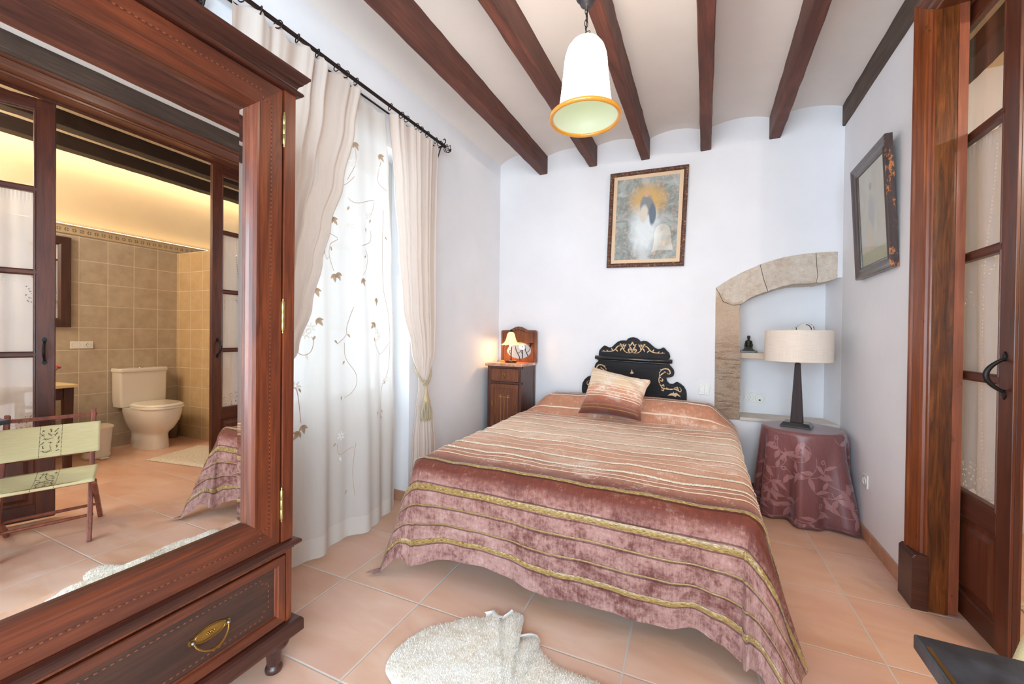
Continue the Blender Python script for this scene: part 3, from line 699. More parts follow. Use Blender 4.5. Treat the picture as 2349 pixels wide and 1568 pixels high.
# ------------------------------------------------------------------ bedspread
VF, RF = .50, .075       # foot overhang, rounding radius
TOP, YFOLD = .575, 1.74
XL = lambda Y: -1.335-.05*min(1,max(0,(Y-1.8)/1.3))
XRr = lambda Y: .138+.02*min(1,max(0,(Y-2.6)/1.0))
def sst(a, b, x):
    t = min(1, max(0, (x-a)/(b-a))); return t*t*(3-2*t)
hemk = [(-1.37,.02),(-1.13,.105),(-.97,.127),(-.62,.083),(-.38,.088),(-.12,.083),(-.02,.12),(.06,.097),(.155,.035),(.4,.03)]
def interp(tab, x):
    if x <= tab[0][0]: return tab[0][1]
    for (a, fa), (b, fb) in zip(tab, tab[1:]):
        if x <= b: t = (x-a)/(b-a); t = t*t*(3-2*t); return fa+(fb-fa)*t
    return tab[-1][1]
from mathutils import noise as mn
def spread(u, v):
    """u: metres across measured from the bed's centre line (cloth), v: metres from the foot hem towards the head (cloth)"""
    Yt = YFOLD + max(0, v-VF)
    xl, xr = XL(Yt), XRr(Yt); cx = (xl+xr)/2; hw = (xr-xl)/2
    s = 1 if u > 0 else -1
    a = max(0, abs(u)-hw); b = max(0, VF-v)
    ridge = sst(3.24, 3.44, Yt)*(.145-.03*max(0,(-u-.1))-.05*max(0, u-.3))*(1-sst(.64, .83, abs(u)))
    crease = -.012*math.exp(-((Yt-3.26)/.02)**2)
    puff = .010*mn.noise(Vector((u*3.1, Yt*3.7, 1.3)))+.005*mn.noise(Vector((u*9, Yt*12, 4.2)))
    ztop = TOP+ridge+crease*(1-sst(.7,.85,abs(u)))+puff*(1 if a+b < .01 else max(0, 1-(a+b)*8))
    headdrop = max(0, Yt-3.60)
    if headdrop > 0:
        ztop -= .9*min(headdrop, .5)*sst(3.60, 3.68, Yt)
    Yp = min(Yt, 3.705)
    if a <= 0 and b <= 0: return (cx+u, Yp, max(ztop, .12))
    r = math.hypot(a, b)
    ph = math.atan2(a, b)            # 0 = straight down the foot, 90deg = down the side
    if a > 0 and b > 0:
        k = sin(2*ph)
        ph2 = ph*(.62+.38*(ph/(pi/2))**2) if s > 0 else ph*(.8+.2*(ph/(pi/2)))
    else: k = 0; ph2 = ph
    if r < RF*pi/2: out = RF*sin(r/RF); dn = RF*(1-cos(r/RF))
    else:
        q = r-RF*pi/2; out = RF+q*(.02+.25*(k**.7) + (.15*sin(ph)**2 if s > 0 else .03)); dn = RF+q*(.985-.06*k)
    prog = min(1, dn/.5)
    if b > 0 and a <= 0.0:
        wv = (.010*sin(u*7.0+1.0)+.007*sin(u*17+2)+.004*sin(u*41))*prog**1.5
        out += wv
    elif a > 0 and b <= 0:
        out += (.012*sin(Yt*8+2)+.008*sin(Yt*19)+.004*sin(Yt*37))*prog**1.5
    else:
        out += (.012*sin(ph*9+1)+.008*sin(ph*21))*prog**1.3*(1 if s > 0 else .6)
    # crisp fold where the foot face meets the corner
    dirx, diry = s*sin(ph2), -cos(ph2)
    bx = cx+s*min(abs(u), hw); by = Yt if b <= 0 else YFOLD
    hem = 0
    if a <= 0: hem = (interp(hemk, cx+u)-.123)
    elif b > 0: hem = interp(hemk, .155 if s > 0 else -1.37)-.123
    if b > 0: hem *= (1-sst(0, .25, a))
    z = ztop-dn + hem*(prog**2)*(1 if b > 0 else 0)
    z += .004*mn.noise(Vector((u*8, v*8, 7)))
    if z < .012:
        ex = .012-z; z = .012+.006*abs(sin(u*40+v*23)); out += ex*.9
    x = bx+dirx*out; y = by+diry*out
    return (x, min(y, 3.705), z)
SMAX = .82+.075+.42
UA = -1.24; UB = 1.24; VB = 2.62
m_spread = None
def velvet():
    t = NT('crushed_velvet'); uv = t.tc('UV'); x, y, _ = t.sep(uv)
    vv = t.math('DIVIDE', y, 2.62)
    c = t.ramp(vv, [(0, lin((164,126,118))), (.137, lin((162,118,108))), (.152, lin((142,92,80))), (.163, lin((108,52,38))), (.205, lin((134,70,48))), (.235, lin((196,130,98))), (.30, lin((216,160,126))),  # mauve foot: part ombre dye, part angle shading put into the colour
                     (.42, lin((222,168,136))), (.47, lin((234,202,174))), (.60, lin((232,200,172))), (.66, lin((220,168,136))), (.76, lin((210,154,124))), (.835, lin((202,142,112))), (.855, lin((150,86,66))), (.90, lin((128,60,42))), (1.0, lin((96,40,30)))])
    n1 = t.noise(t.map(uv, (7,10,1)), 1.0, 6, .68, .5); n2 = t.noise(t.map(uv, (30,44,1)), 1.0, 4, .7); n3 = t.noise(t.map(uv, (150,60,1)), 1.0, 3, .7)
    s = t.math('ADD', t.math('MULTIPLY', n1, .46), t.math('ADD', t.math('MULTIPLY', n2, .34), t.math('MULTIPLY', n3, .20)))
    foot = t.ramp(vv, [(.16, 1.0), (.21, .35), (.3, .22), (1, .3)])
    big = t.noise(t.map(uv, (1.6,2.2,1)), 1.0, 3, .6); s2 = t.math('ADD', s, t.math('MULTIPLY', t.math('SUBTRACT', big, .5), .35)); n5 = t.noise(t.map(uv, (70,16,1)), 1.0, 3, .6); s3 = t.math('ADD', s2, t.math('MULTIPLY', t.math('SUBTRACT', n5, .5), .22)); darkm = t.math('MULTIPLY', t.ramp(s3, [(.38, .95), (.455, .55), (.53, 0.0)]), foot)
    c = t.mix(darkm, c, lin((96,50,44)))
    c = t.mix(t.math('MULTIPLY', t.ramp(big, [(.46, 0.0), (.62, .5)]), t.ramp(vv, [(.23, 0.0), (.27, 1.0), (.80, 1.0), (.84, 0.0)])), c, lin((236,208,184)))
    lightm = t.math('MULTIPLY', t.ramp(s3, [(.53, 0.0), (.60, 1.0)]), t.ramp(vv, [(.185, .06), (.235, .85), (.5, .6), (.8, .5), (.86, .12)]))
    c = t.mix(lightm, c, lin((244,222,212)))  # pale sheen of the crushed pile, painted into the colour
    c = t.mix(t.math('MULTIPLY', t.ramp(s3, [(.56, 0.0), (.66, .32)]), t.ramp(vv, [(.15, 1.0), (.18, 0.0)])), c, lin((212,178,168)))  # painted highlights on the foot face
    for cc in (.335-.020, .335+.018, .092-.015, .166-.008, .250-.009, .487-.014):  # shadow lines along the ribbons, painted into the velvet
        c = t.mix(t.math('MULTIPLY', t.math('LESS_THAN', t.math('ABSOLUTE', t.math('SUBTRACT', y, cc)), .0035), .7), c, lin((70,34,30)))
    t.set(Base_Color=c, Roughness=.62, Sheen_Weight=.35, Sheen_Roughness=.35, Sheen_Tint=lin((255,226,214)), Specular_IOR_Level=.25)
    b = t.bump(s, .35, .012); t.bump(n3, .18, .003, b)
    return t.m
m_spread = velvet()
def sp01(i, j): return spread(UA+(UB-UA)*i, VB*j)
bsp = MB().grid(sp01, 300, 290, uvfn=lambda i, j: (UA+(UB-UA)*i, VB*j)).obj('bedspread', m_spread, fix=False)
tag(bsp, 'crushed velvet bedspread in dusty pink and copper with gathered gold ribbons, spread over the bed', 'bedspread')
goldsat = NT('gold_satin'); uvn = goldsat.tc('UV'); nn = goldsat.noise(goldsat.map(uvn, (55,8,1)), 1, 3)
goldsat.set(Base_Color=goldsat.ramp(nn, [(.35, lin((90,64,32))), (.52, lin((154,122,64))), (.7, lin((216,190,128)))]), Roughness=.34, Sheen_Weight=.3); m_gold = goldsat.m
creamcord = NT('cream_cord'); nn = creamcord.noise(creamcord.map(creamcord.tc('UV'), (120,4,1)), 1, 3)
creamcord.set(Base_Color=creamcord.ramp(nn, [(.36, lin((206,176,140))), (.46, lin((244,230,206))), (.7, lin((252,246,230)))]), Roughness=.4); m_cord = creamcord.m
palecord = plain('pale_thin_cord', (240,214,190), .5)
def spread_n(u, v, e=.004):
    p = Vector(spread(u, v)); a = Vector(spread(u+e, v))-p; b = Vector(spread(u, v+e))-p
    n = a.cross(b)
    return p, (n.normalized() if n.length > 1e-12 else Vector((0,0,1)))
def ribbon(v0, wdt, name, mat, lift, ruffle, parent=bsp, n=420, wob=.0018, u0=UA+.01, u1=UB-.01, seed=0):
    rr = random.Random(seed+int(v0*1000)); vs = []; uv = []; K = 5
    ph = rr.uniform(0, 6)
    fr = [rr.uniform(.6, 1.4) for _ in range(n+1)]
    for i in range(n+1):
        u = u0+(u1-u0)*i/n; vc = v0+wob*sin(u*5+ph)+wob*.5*sin(u*13+ph*2)
        for k in range(K):
            c = (k/(K-1)-.5)*2; v = vc+c*wdt/2*(1+.05*(fr[i]-1))
            p, nn_ = spread_n(u, v)
            h = lift*(1-c*c*.8)+.0012 + ruffle*(.5+.5*sin(i*2.4*fr[min(n, i//3*3)]))*(1-.5*c*c)
            vs.append(p+nn_*h); uv.append((u, c))
    fs = [(i*K+k, i*K+k+1, (i+1)*K+k+1, (i+1)*K+k) for i in range(n) for k in range(K-1)]
    o = MB().add(vs, fs, True, uv).obj(name, mat, parent, fix=False)
    return o
for v0, wd_, nm, mt, lf, rf in ((.092,.020,'gathered_ribbon',m_gold,.002,.003),(.335,.028,'gathered_ribbon',m_gold,.0025,.003),(.487,.020,'twisted_ribbon',m_gold,.004,.003),
        (.166,.006,'braid',m_gold,.002,.0015),(.250,.0065,'braid',m_gold,.002,.0015)):
    ribbon(v0, wd_, nm, mt, lf, rf)
for v0 in (.720,.852,1.118,1.265,1.525,1.69,1.84,2.20): ribbon(v0, .024 if v0 < 1 else .018, 'twisted_cord', m_cord, .003, .0035, n=520)
for v0 in (.612,.665,.95,1.04,1.385,1.45,1.76,1.96,2.08,2.31): ribbon(v0, .010, 'thin_cord', palecord, .0022, .0006, n=300, wob=.003)

# ------------------------------------------------------------------ cushion
def cushion_mat():
    t = NT('cushion_velvet'); uv = t.tc('UV'); x, y, _ = t.sep(uv)
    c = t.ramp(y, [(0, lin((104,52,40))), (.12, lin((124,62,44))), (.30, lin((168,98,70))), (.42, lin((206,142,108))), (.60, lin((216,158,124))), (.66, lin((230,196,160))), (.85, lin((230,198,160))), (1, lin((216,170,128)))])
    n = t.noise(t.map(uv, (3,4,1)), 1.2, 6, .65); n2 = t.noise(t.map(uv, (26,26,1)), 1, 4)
    sh = t.ramp(t.math('ADD', t.math('MULTIPLY', n, .7), t.math('MULTIPLY', n2, .3)), [(.47, 0.0), (.60, .8)]); sh = t.math('MULTIPLY', sh, t.ramp(y, [(.2, .05), (.5, 1.0)]))  # shiny patches painted into the cushion colour, fading out towards its bottom
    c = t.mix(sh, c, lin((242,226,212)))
    t.set(Base_Color=c, Roughness=.6, Sheen_Weight=.3); t.bump(n2, .25, .004); return t.m
BL, BR, TL, TR = Vector((-.925,3.185,.605)), Vector((-.425,3.135,.600)), Vector((-.865,3.40,.975)), Vector((-.375,3.25,.900))
nrm = (BR-BL).cross(TL-BL).normalized()   # towards the viewer / up
if nrm.y > 0: nrm = -nrm
def cush(side):
    def f(u, v):
        pin = 1-.10*(1-(2*u-1)**2) ; pinv = 1-.09*(1-(2*v-1)**2)
        uu = .5+(u-.5)*(pinv if True else 1); vv = .5+(v-.5)*pin
        p = BL*(1-uu)*(1-vv)+BR*uu*(1-vv)+TL*(1-uu)*vv+TR*uu*vv
        e = max(0, (1-(2*u-1)**2))*max(0, (1-(2*v-1)**2))
        th = .105*e**.42*side
        cr = .012*mn.noise(Vector((u*5, v*5, side*3)))*e + .010*sin((u+v)*22)*max(0, u+v-1.25)*side
        p = p+nrm*(th+cr)
        if side > 0: p += Vector((0, .05, -.02))*max(0, u+v-1.5)*1.2
        return (p.x, p.y, max(p.z, .592))
    return f
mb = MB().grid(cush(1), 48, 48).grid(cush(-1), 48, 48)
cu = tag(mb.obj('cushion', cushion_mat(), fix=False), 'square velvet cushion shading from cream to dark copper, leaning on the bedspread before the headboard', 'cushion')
for v0 in (.085,.15,.33,.385,.45,.53,.60,.66,.80,.86):
    vs = []; K = 3; N = 80
    for i in range(N+1):
        for k in range(K):
            u = .012+.976*i/N; v = v0+.006*(k-1)*(1 if v0 > .2 and v0 < .7 else 1.3)+.006*sin(u*5+v0*20)
            p = Vector(cush(1)(u, v)); vs.append(p+nrm*(.0035 if k == 1 else .0012))
    MB().add(vs, [(i*K+k, i*K+k+1, (i+1)*K+k+1, (i+1)*K+k) for i in range(N) for k in range(K-1)], True).obj('cord_trim', m_cord if v0 > .3 else m_gold, cu, fix=False)

# ================================================================== NIGHTSTAND (left of the bed)
NX0, NX1, NY0, NY1 = -1.872, -1.518, 3.362, 3.70
ns = thing('nightstand', (-1.695, 3.53, 0), 0, 'narrow dark wooden nightstand with pink marble top and oval mirror in its back board', 'nightstand')
ox, oy = 1.695, -3.53
def nbox(m, x0, x1, y0, y1, z0, z1): return m.box(x0+ox, x1+ox, y0+oy, y1+oy, z0, z1)
m = MB()
for x0, x1 in ((NX0, NX0+.03), (NX1-.03, NX1)):
    for y0, y1 in ((NY0, NY0+.03), (NY1-.03, NY1)): nbox(m, x0, x1, y0, y1, .0, .945)
nbox(m, NX0, NX1, NY0+.002, NY0+.03, .925, .945); nbox(m, NX0, NX1, NY0+.002, NY0+.03, .780, .800); nbox(m, NX0, NX1, NY0+.002, NY0+.03, .07, .115)
nbox(m, NX0+.003, NX1-.003, NY0+.03, NY1, .07, .09)
nbox(m, NX1-.012, NX1-.004, NY0+.02, NY1-.02, .09, .94); nbox(m, NX1-.03, NX1-.001, NY0+.02, NY1-.02, .90, .945); nbox(m, NX0+.004, NX0+.012, NY0+.02, NY1-.02, .09, .94)
nbox(m, NX0+.01, NX1-.01, NY1-.012, NY1-.004, .09, .94)
m.obj('body', wd['night'], ns, .0015)
marble = NT('pink_marble'); mv = marble.noise(marble.tc(), 7, 8, .7, 1.6)
marble.set(Base_Color=marble.ramp(mv, [(.35, lin((150,86,66))), (.5, lin((198,138,112))), (.62, lin((222,176,150))), (.66, lin((244,226,214)))]), Roughness=.2, Coat_Weight=.3)
m = MB(); nbox(m, NX0-.020, NX1+.012, NY0-.020, NY1+.002, .945, .972); m.obj('marble_top', marble.m, ns, .005)
nd = MB(); nbox(nd, NX0+.033, NX1-.033, NY0-.002, NY0+.03, .803, .922); nd = nd.obj('drawer', wd['nightx'], ns, .002)
string_inlay(nd, [(a+ox, b) for a, b in ((NX0+.043,.813),(NX1-.043,.813),(NX1-.043,.912),(NX0+.043,.912),(NX0+.043,.813))], NY0-.0032+oy, dash=.004, gap=.006, wdt=.002)
m = MB(); xc = -1.695+ox
m.box(xc-.015, xc+.015, NY0-.006+oy, NY0-.002+oy, .862, .884); m.tube([(xc+.010*sin(2*pi*k/20), NY0-.011+oy, .858+.018*cos(2*pi*k/20)) for k in range(20)], .003, 6, closed=True); m.ball((xc, NY0-.010+oy, .875), .005, 8, 6)
m.obj('pull', brass, nd)
m = MB(); m.ring(NX0+.033+ox, NX1-.033+ox, .117, .777, [(0,NY0+.02+oy),(0,NY0-.002+oy),(.038,NY0-.002+oy),(.040,NY0+.004+oy)]); nbox(m, NX0+.07, NX1-.07, NY0+.004, NY0+.012, .15, .745)
ndr = m.obj('door', wd['nightx'], ns, .001)
m = MB(); li = plain('pale_stringing', (206,150,84), .4)
yy = NY0+.003+oy
for dx_, z0, z1 in ((-.034,.43,.668),(0,.40,.655),(.034,.43,.668)): m.box(xc+dx_-.0012, xc+dx_+.0012, yy-.0008, yy, z0, z1); m.ball((xc+dx_, yy, z0-.004), .0035, 6, 4)
m.box(xc-.05, xc+.05, yy-.0008, yy, .655, .6574)
for sx in (-1, 1):
    m.ring(xc+sx*.044-.009, xc+sx*.044+.009, .652, .676, [(0,yy-.0008),(.002,yy-.0008)])
m.obj('door_inlay', li, ndr)
m = MB(); m.box(NX0+.042+ox, NX0+.062+ox, NY0-.006+oy, NY0-.002+oy, .570, .610); m.ball((NX0+.052+ox, NY0-.010+oy, .59), .006, 8, 6); m.obj('lock_plate', brass, ndr)
# back board with the oval mirror
bbp = [(NX0-.018,.972),(NX0-.018,1.276),(NX0-.012,1.286),(NX0-.002,1.290)]
for k in range(17):
    t = k/16; bbp.append((NX0+.075+(NX1-NX0-.15)*t, 1.292+.036*sin(pi*t)**1.3))
bbp += [(NX1+.004,1.290),(NX1+.014,1.286),(NX1+.020,1.276),(NX1+.020,.972)]
ecx, ecz, ea, eb = -1.690, 1.086, .133, .082
oval = [(ecx+ea*cos(2*pi*k/36), ecz+eb*sin(2*pi*k/36)) for k in range(36)]
m = MB(); m.prism([(x+ox, z) for x, z in bbp], 3.672+oy, 3.695+oy, 'y', holes=[[(x+ox, z) for x, z in oval]])
bb = m.obj('back_board', wd['nightx'], ns)
m = MB(); inner = [(NX0+.012,.972),(NX0+.012,1.262)]+[(NX0+.08+(NX1-NX0-.16)*k/12, 1.264+.032*sin(pi*k/12)**1.3) for k in range(13)]+[(NX1-.010,1.262),(NX1-.010,.972)]
m.tube([(x+ox, 3.6715+oy, z) for x, z in inner], .0022, 5); m.obj('string_line', plain('dark_line', (46,24,18), .5), bb)
m = MB(); m.prism([(x+ox, z) for x, z in [(ecx+(ea+.003)*cos(2*pi*k/36), ecz+(eb+.003)*sin(2*pi*k/36)) for k in range(36)]], 3.680+oy, 3.684+oy, 'y'); m.obj('oval_mirror', m_mirror, bb)
m = MB(); m.bar((-1.60+ox,3.671+oy,1.158), (-1.535+ox,3.668+oy,1.160), .004, .006); m.bar((-1.560+ox,3.668+oy,1.160), (-1.560+ox,3.650+oy,1.120), .010, .010); m.ball((-1.555+ox,3.655+oy,1.155), .010, 8, 6)
m.obj('bracket', blackiron, bb)

def lampmat(name, c, s, c0=None):
    t = NT(name); t.set(Base_Color=c0 or c, Emission_Color=c, Emission_Strength=s, Roughness=.5, Transmission_Weight=0.0); return t.m
# small lit lamp on the nightstand
LXs, LYs, LZs = -1.715, 3.545, .972
tl = thing('table_lamp', (LXs, LYs, LZs), 0, 'small lit table lamp with frilled glass shade, on the marble nightstand top', 'lamp')
MB().lathe([(.001,0),(.056,0),(.058,.006),(.056,.014),(.05,.018),(.02,.020),(.001,.021)], 28).obj('base', blackiron, tl)
m = MB(); m.tube([(0,0,.018),(.002,0,.10),(.006,0,.16),(.012,0,.20),(.02,.01,.24)], .0055, 8)
m.tube([(.085,.03,.02),(.075,.03,.06),(.045,.025,.115),(.030,.015,.18),(.015,.008,.26),(-.003,0,.305)], .0045, 8)
m.tube([(-.008,0,.08),(-.014,-.004,.10),(-.010,-.006,.12),(-.004,-.003,.115)], .003, 6)
m.tube([(.06,.03,.09),(.085,.03,.105),(.10,.03,.135)], .003, 6)
m.lathe([(.001,.298),(.012,.298),(.016,.304),(.010,.318),(.001,.322)], 14)
m.obj('stem', blackiron, tl)
def shade_fn(u, v):
    a = 2*pi*u; prof = [(.012,.300),(.028,.292),(.038,.272),(.044,.245),(.052,.218),(.064,.196),(.082,.180),(.091,.172)]
    k = v*(len(prof)-1); i = min(int(k), len(prof)-2); f = k-i
    r = prof[i][0]*(1-f)+prof[i+1][0]*f; z = prof[i][1]*(1-f)+prof[i+1][1]*f
    r *= 1+.035*sin(12*a)*v**2; z += .004*sin(12*a)*v**3
    return (r*cos(a)-.002, r*sin(a), z)
gs = NT('frosted_glass_shade'); gs.set(Base_Color=lin((250,222,176)), Emission_Color=lin((255,196,120)), Emission_Strength=1.1, Roughness=.35)
MB().grid(shade_fn, 48, 14, closedu=True).obj('glass_shade', gs.m, tl, fix=False)
MB().ball((-.002,0,.185), .020, 12, 8, (1,1,1.5)).obj('bulb', emis('warm_bulb', lin((255,206,130)), 26), tl)
l = bpy.data.lights.new('table_lamp_light', 'POINT'); l.energy = 3.4; l.color = (1.0,.62,.30); l.shadow_soft_size = .03
lo = bpy.data.objects.new('table_lamp_light', l); C.objects.link(lo); lo.location = (LXs-.002, LYs, LZs+.148)
gc_ = plain('gold_cord', (150,118,70), .5); MB().tube([(-.055,.01,.008),(-.075,.02,.006),(-.10,.03,.012)], .002, 6).obj('cord', gc_, tl)
m = MB(); m.tube([(-.13,.035,.012),(-.16,.045,.010),(-.185,.06,.004)], .002, 6)
m.obj('cord', gc_, tl)
MB().box(-.135,-.095,.022,.044,.001,.017).obj('switch', plain('amber_switch', (190,150,90), .3), tl, .003)

# ================================================================== PENDANT
PX, PY = -.515, 1.824
pe = thing('pendant_lamp', (PX, PY, 2.235), 0, 'lit white glass bell pendant lamp with amber rim, hanging from the third beam', 'pendant lamp')
R0 = .1665
prof_o = [(.001,.372),(.022,.370),(.045,.362),(.066,.346),(.083,.322),(.093,.292),(.098,.262),(.102,.215),(.107,.165),(.112,.115),(.118,.070),(.126,.042),(.140,.020),(.153,.008)]
pg = NT('opal_glass'); pg.set(Base_Color=lin((250,248,244)), Emission_Color=lin((255,236,214)), Emission_Strength=12.0, Roughness=.3)
pgi = NT('opal_glass_inside'); pgi.set(Base_Color=lin((170,176,150)), Emission_Color=lin((228,236,200)), Emission_Strength=.45, Roughness=.5)
MB().lathe(prof_o, 56, cap=False).obj('bell_shade', pg.m, pe, fix=True)
MB().lathe([(max(.001, r-.004), z-.004) for r, z in prof_o], 56, cap=False).obj('shade_lining', pgi.m, pe, fix=True)
amb = NT('amber_glass'); amb.set(Base_Color=lin((214,146,52)), Emission_Color=lin((236,150,40)), Emission_Strength=.08, Roughness=.15, Coat_Weight=.5)
m = MB(); m.tube([(.157*cos(2*pi*k/64), .157*sin(2*pi*k/64), .004) for k in range(64)], .0105, 12, closed=True); m.obj('amber_rim', amb.m, pe)
m = MB()
zc0, zc1 = .50, .372
def link(m, c, ang, L, wd_, r):
    pts = []
    for k in range(20):
        a = 2*pi*k/20; x = wd_*cos(a); z = L*sin(a)
        pts.append((c[0]+x*cos(ang), c[1]+x*sin(ang), c[2]+z))
    m.tube(pts, r, 6, closed=True)
link(m, (0,0,.496), .5, .016, .006, .0018); link(m, (0,0,.470), 2.0, .019, .007, .0018); link(m, (0,0,.440), .5, .019, .007, .0018); link(m, (0,0,.414), 2.0, .014, .006, .0018)
for s_ in (-1, 1): m.tube([(0,0,.402),(s_*.018,-s_*.008,.396),(s_*.022,-s_*.010,.390),(s_*.010,-s_*.004,.372)], .0018, 6)
m.tube([(.002,.002,.505),(.006,.0,.46),(-.004,.002,.42),(.004,0,.365)], .0022, 6)
m.obj('chain', blackiron, pe)
MB().lathe([(.001,.502),(.006,.503),(.008,.512),(.014,.516),(.026,.524),(.034,.540),(.038,.556),(.040,.560),(.048,.560),(.050,.5725)], 28).obj('ceiling_rose', plain('anthracite_rose', (52,50,52), .35), pe)
# ================================================================== PICTURES
def frame_pic(name, loc, rz, w_, h_, prof, mats, label, cat, lean=0.0, roll=0.0, image=None, mat_w=0.0, matc=None, inner=0):
    o = thing(name, loc, 0, label, cat); o.rotation_mode = 'XYZ'
    o.rotation_euler = (0,0,0)
    o.matrix_world = Matrix.Translation(loc) @ Matrix.Rotation(rz, 4, 'Z') @ Matrix.Rotation(lean, 4, 'X') @ Matrix.Rotation(roll, 4, 'Y')
    m = MB(); m.ring(-w_/2, w_/2, 0, h_, prof); fr = m.obj('frame', mats, o)
    i = inner or prof[-1][0]; yb = prof[-1][1]
    m = MB(); m.add([(-w_/2+i,yb,i),(w_/2-i,yb,i),(w_/2-i,yb,h_-i),(-w_/2+i,yb,h_-i)], [(0,1,2,3)], uvs=[(0,0),(1,0),(1,1),(0,1)])
    if mat_w:
        m = MB(); q = i+mat_w
        m.add([(-w_/2+q,yb-.001,q),(w_/2-q,yb-.001,q),(w_/2-q,yb-.001,h_-q),(-w_/2+q,yb-.001,h_-q)], [(0,1,2,3)], uvs=[(0,0),(1,0),(1,1),(0,1)])
        m2 = MB(); m2.ring(-w_/2+i, w_/2-i, i, h_-i, [(0,yb),(0,yb-.0015),(mat_w,yb-.0015),(mat_w,yb)]); m2.obj('mount', matc, o)
    m.obj('print', image, o, fix=False)
    m = MB(); m.add([(-w_/2+i-.002,yb-.004,i),(w_/2-i+.002,yb-.004,i),(w_/2-i+.002,yb-.004,h_-i),(-w_/2+i-.002,yb-.004,h_-i)], [(0,1,2,3)]); m.obj('glass', m_picglass, o, fix=False)
    m = MB().box(-w_/2+.004, w_/2-.004, prof[0][1]-.004, prof[0][1]-.001, .004, h_-.004); m.obj('backing', plain('backing_'+name, (120,96,70), .8), o)
    return o
def paint_big():
    # soft generic devotional print: golden glow, pale veil of light, slate blue clouds
    t = NT('generic_print'); uv = t.tc('UV'); x, y, _ = t.sep(uv)
    n = t.noise(t.map(uv, (2.2,3.2,1)), 1.6, 7, .62, 1.2); n2 = t.noise(t.map(uv, (6,5,1)), 1.5, 6, .7, .8); n3 = t.noise(t.map(uv, (16,18,1)), 1.2, 5, .75, .5)
    def blob(cx, cy, rx, ry, a, b):
        d = t.math('ADD', t.math('POWER', t.math('DIVIDE', t.math('SUBTRACT', x, cx), rx), 2.0), t.math('POWER', t.math('DIVIDE', t.math('SUBTRACT', y, cy), ry), 2.0))
        d = t.math('ADD', d, t.math('MULTIPLY', t.math('SUBTRACT', n2, .5), .9)); return t.ramp(d, [(a, 1.0), (b, 0.0)])
    c = t.ramp(n, [(.3, lin((110,120,116))), (.48, lin((140,150,146))), (.6, lin((172,180,178))), (.75, lin((196,202,200)))])
    c = t.mix(blob(.52, .72, .36, .24, .15, 1.0), c, lin((206,168,104)))
    pk = t.ramp(n3, [(.52, 0.0), (.62, .75)]); ringm = t.math('MULTIPLY', pk, t.math('SUBTRACT', 1.0, blob(.5, .5, .26, .5, .5, 1.0)))
    c = t.mix(ringm, c, lin((214,170,150)))
    c = t.mix(blob(.48, .35, .30, .40, .1, .95), c, lin((222,228,230)))
    c = t.mix(blob(.50, .66, .14, .16, .45, .8), c, lin((130,136,140)))
    c = t.mix(blob(.46, .56, .085, .14, .35, .8), c, lin((214,206,192)))
    c = t.mix(blob(.60, .55, .07, .17, .4, .8), c, lin((100,112,128)))
    c = t.mix(blob(.495, .80, .045, .05, .6, .9), c, lin((206,164,134)))
    t.set(Base_Color=c, Roughness=.7); return t.m
def paint_small():
    t = NT('faded_print'); uv = t.tc('UV'); x, y, _ = t.sep(uv)
    n2 = t.noise(t.map(uv, (8,10,1)), 1.2, 5, .6)
    def blob(cx, cy, rx, ry, a, b):
        d = t.math('ADD', t.math('POWER', t.math('DIVIDE', t.math('SUBTRACT', x, cx), rx), 2.0), t.math('POWER', t.math('DIVIDE', t.math('SUBTRACT', y, cy), ry), 2.0))
        d = t.math('ADD', d, t.math('MULTIPLY', t.math('SUBTRACT', n2, .5), .7)); return t.ramp(d, [(a, 1.0), (b, 0.0)])
    c = t.ramp(t.noise(uv, 4, 5), [(.3, lin((186,184,166))), (.7, lin((204,198,182)))])
    c = t.mix(blob(.45, .52, .16, .24, .2, .9), c, lin((172,174,172))); c = t.mix(blob(.45, .80, .06, .05, .5, .9), c, lin((160,156,152)))
    c = t.mix(blob(.36, .30, .12, .2, .3, .9), c, lin((206,188,160)))
    c = t.mix(t.ramp(y, [(.13, .8), (.15, 0.0)]), c, lin((164,166,132)))
    t.set(Base_Color=c, Roughness=.7); return t.m
cf = NT('carved_frame'); v_ = cf.tc(); vo = cf.new('ShaderNodeTexVoronoi'); vo.inputs['Scale'].default_value = 62; cf.link(v_, vo.inputs['Vector'])
nz = cf.noise(v_, 34, 4, .7)
cf.set(Base_Color=cf.mix(cf.ramp(nz, [(.58, 0.0), (.66, .7)]), cf.ramp(vo.outputs['Distance'], [(.1, lin((132,86,60))), (.5, lin((84,52,40)))]), lin((196,146,84))), Roughness=.45)
cf.bump(cf.math('ADD', vo.outputs['Distance'], nz), .9, .006)
pf = [(0,.018),(0,-.004),(.003,-.010),(.009,-.014),(.019,-.015),(.026,-.012),(.031,-.006),(.034,-.003),(.036,.004)]
big = frame_pic('picture', (-.497, 3.702, 1.856), 0, .655, .845, pf, cf.m, 'large print in a carved brown frame on the wall above the bed', 'picture',
          lean=rad(1.6), roll=rad(2.1), image=paint_big(), mat_w=.030, matc=plain('cream_mount', (226,196,162), .7))
wf = NT('worn_black_frame'); v_ = wf.tc(); nz = wf.noise(wf.map(v_, (1,1,.5)), 46, 4, .75); nq = wf.noise(v_, 5, 3)
x_, y_, z_ = wf.sep(v_)
side = wf.math('LESS_THAN', wf.math('ABSOLUTE', wf.math('SUBTRACT', wf.math('ABSOLUTE', x_), .272)), .004)
wf.set(Base_Color=wf.mix(wf.math('MULTIPLY', wf.ramp(wf.math('ADD', wf.math('MULTIPLY', nz, .7), wf.math('MULTIPLY', nq, .3)), [(.54, 0.0), (.57, 1.0)]), side), wf.ramp(wf.noise(wf.map(v_, (20,20,2)), 2, 3), [(.3, lin((58,46,44))), (.7, lin((84,68,64)))]), lin((190,116,66))), Roughness=.32, Coat_Weight=.3)
